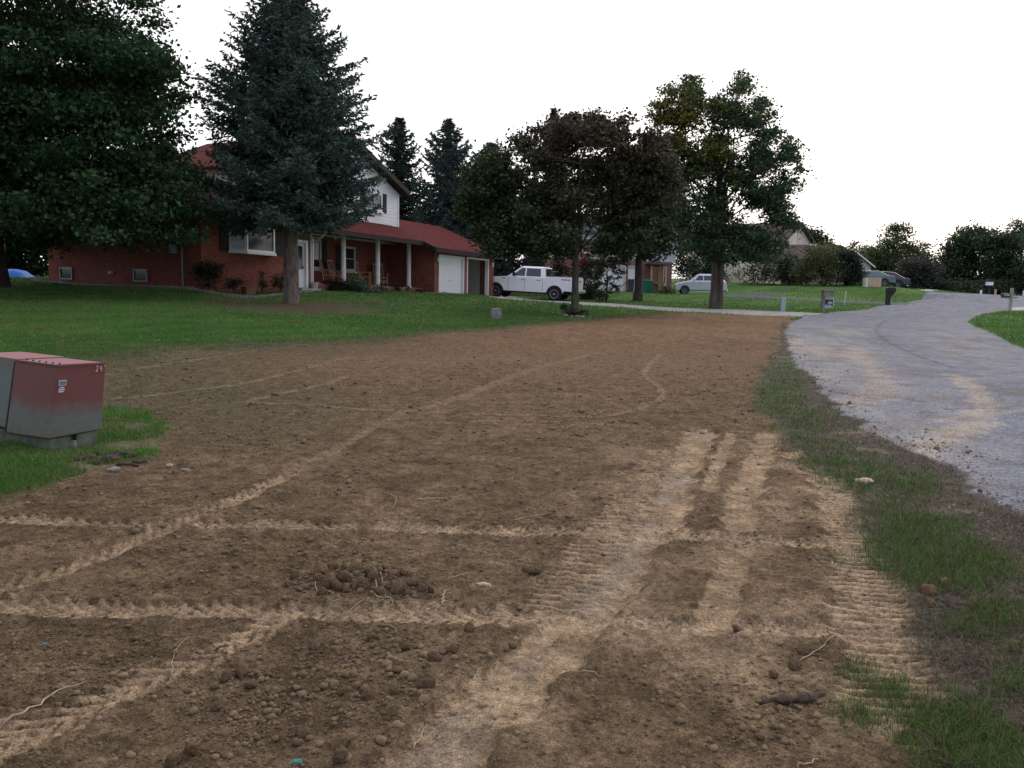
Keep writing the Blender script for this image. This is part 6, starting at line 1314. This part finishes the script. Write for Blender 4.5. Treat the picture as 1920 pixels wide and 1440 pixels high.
# left edge: tan post and blue tarp
p = gx(8, 37); t = simple('wooden_post', 'tan square wooden post at the far left edge', 'post', p); b = MB(); b.box(-.07,.07,-.07,.07,-.2,1.75); b.build('shaft', mat('tan_post_wood', (.45,.34,.24), .8, .2, 6, stretch=(1,1,.2)), t); b = MB(); b.box(-.09,.09,-.09,.09,1.75,1.8); b.build('cap', M['woodg'], t)
p = gx(25, 38.5); r = np.random.default_rng(8); n_ = 18; gx_ = np.linspace(-1, 1, n_); XX, YY = np.meshgrid(gx_*.85, gx_*.55, indexing='ij')
ZZ = .40*np.clip(1-(np.abs(XX)/.85)**3, 0, 1)*np.clip(1-(np.abs(YY)/.55)**4, 0, 1) + .03*fb(XX, YY, 6, 3, 5) + .02
ii = np.arange(n_*n_).reshape(n_, n_); o = mesh_np('tarp_pile', np.stack([XX.ravel(), YY.ravel(), ZZ.ravel()], 1), np.stack([ii[:-1,:-1], ii[1:,:-1], ii[1:,1:], ii[:-1,1:]], -1).reshape(-1, 4), M['tarp'], smooth=True); o.location = p; tag(o, 'bright blue tarp draped over a low pile at the far left edge', 'tarp')

# ================================================================ CAMERA, LIGHT, WORLD
cd = bpy.data.cameras.new('Camera'); cam = bpy.data.objects.new('Camera', cd); COL.objects.link(cam); S.camera = cam
Rm = Matrix([[RT[i], UP[i], -FW[i]] for i in range(3)]); cam.matrix_world = Matrix.Translation(Vector(CAM)) @ Rm.to_4x4()
cd.sensor_width = 36; cd.lens = 36*FPX/1920; cd.clip_end = 3000; cd.clip_start = .05
SE, SA = math.radians(24), math.radians(35)           # elevation; azimuth clockwise from +Y
sl = bpy.data.lights.new('Sun', 'SUN'); so = bpy.data.objects.new('Sun', sl); COL.objects.link(so); sl.energy = SUNE; sl.angle = math.radians(25); sl.color = (1, .93, .85)
d = Vector((math.sin(SA)*math.cos(SE), math.cos(SA)*math.cos(SE), math.sin(SE))); so.rotation_euler = d.to_track_quat('Z', 'Y').to_euler(); so.location = (20, 20, 40)
w = bpy.data.worlds.new('World'); S.world = w; w.use_nodes = True; N = w.node_tree.nodes; Lk = w.node_tree.links
sk = N.new('ShaderNodeTexSky'); sk.sky_type = 'NISHITA'; sk.sun_disc = False; sk.sun_elevation = SE; sk.sun_rotation = SA; sk.air_density = 1; sk.dust_density = 3; sk.ozone_density = 1
bg_ = N['Background']; bg_.inputs['Strength'].default_value = .12
mx = N.new('ShaderNodeMix'); mx.data_type = 'RGBA'; mx.inputs['Factor'].default_value = .82; pass
tc = N.new('ShaderNodeTexCoord'); sp_ = N.new('ShaderNodeSeparateXYZ'); Lk.new(tc.outputs['Generated'], sp_.inputs[0])
mr = N.new('ShaderNodeMapRange'); mr.interpolation_type = 'SMOOTHSTEP'; mr.inputs['From Min'].default_value = -.5; mr.inputs['From Max'].default_value = .55; Lk.new(sp_.outputs['Y'], mr.inputs['Value'])
cm = N.new('ShaderNodeMix'); cm.data_type = 'RGBA'; Lk.new(mr.outputs[0], cm.inputs['Factor'])
cm.inputs['A'].default_value = (SKYL*.74, SKYL*.79, SKYL*.98, 1); cm.inputs['B'].default_value = (SKYL*1.25, SKYL*1.22, SKYL*1.24, 1); Lk.new(cm.outputs['Result'], mx.inputs['B'])
Lk.new(sk.outputs[0], mx.inputs['A']); Lk.new(mx.outputs['Result'], bg_.inputs['Color'])
S.view_settings.view_transform = 'Standard'; S.view_settings.look = 'None'; S.view_settings.exposure = EXPO; S.view_settings.gamma = 1
S.cycles.max_bounces = 5; S.cycles.diffuse_bounces = 3; S.cycles.transparent_max_bounces = 4; S.cycles.use_denoising = True
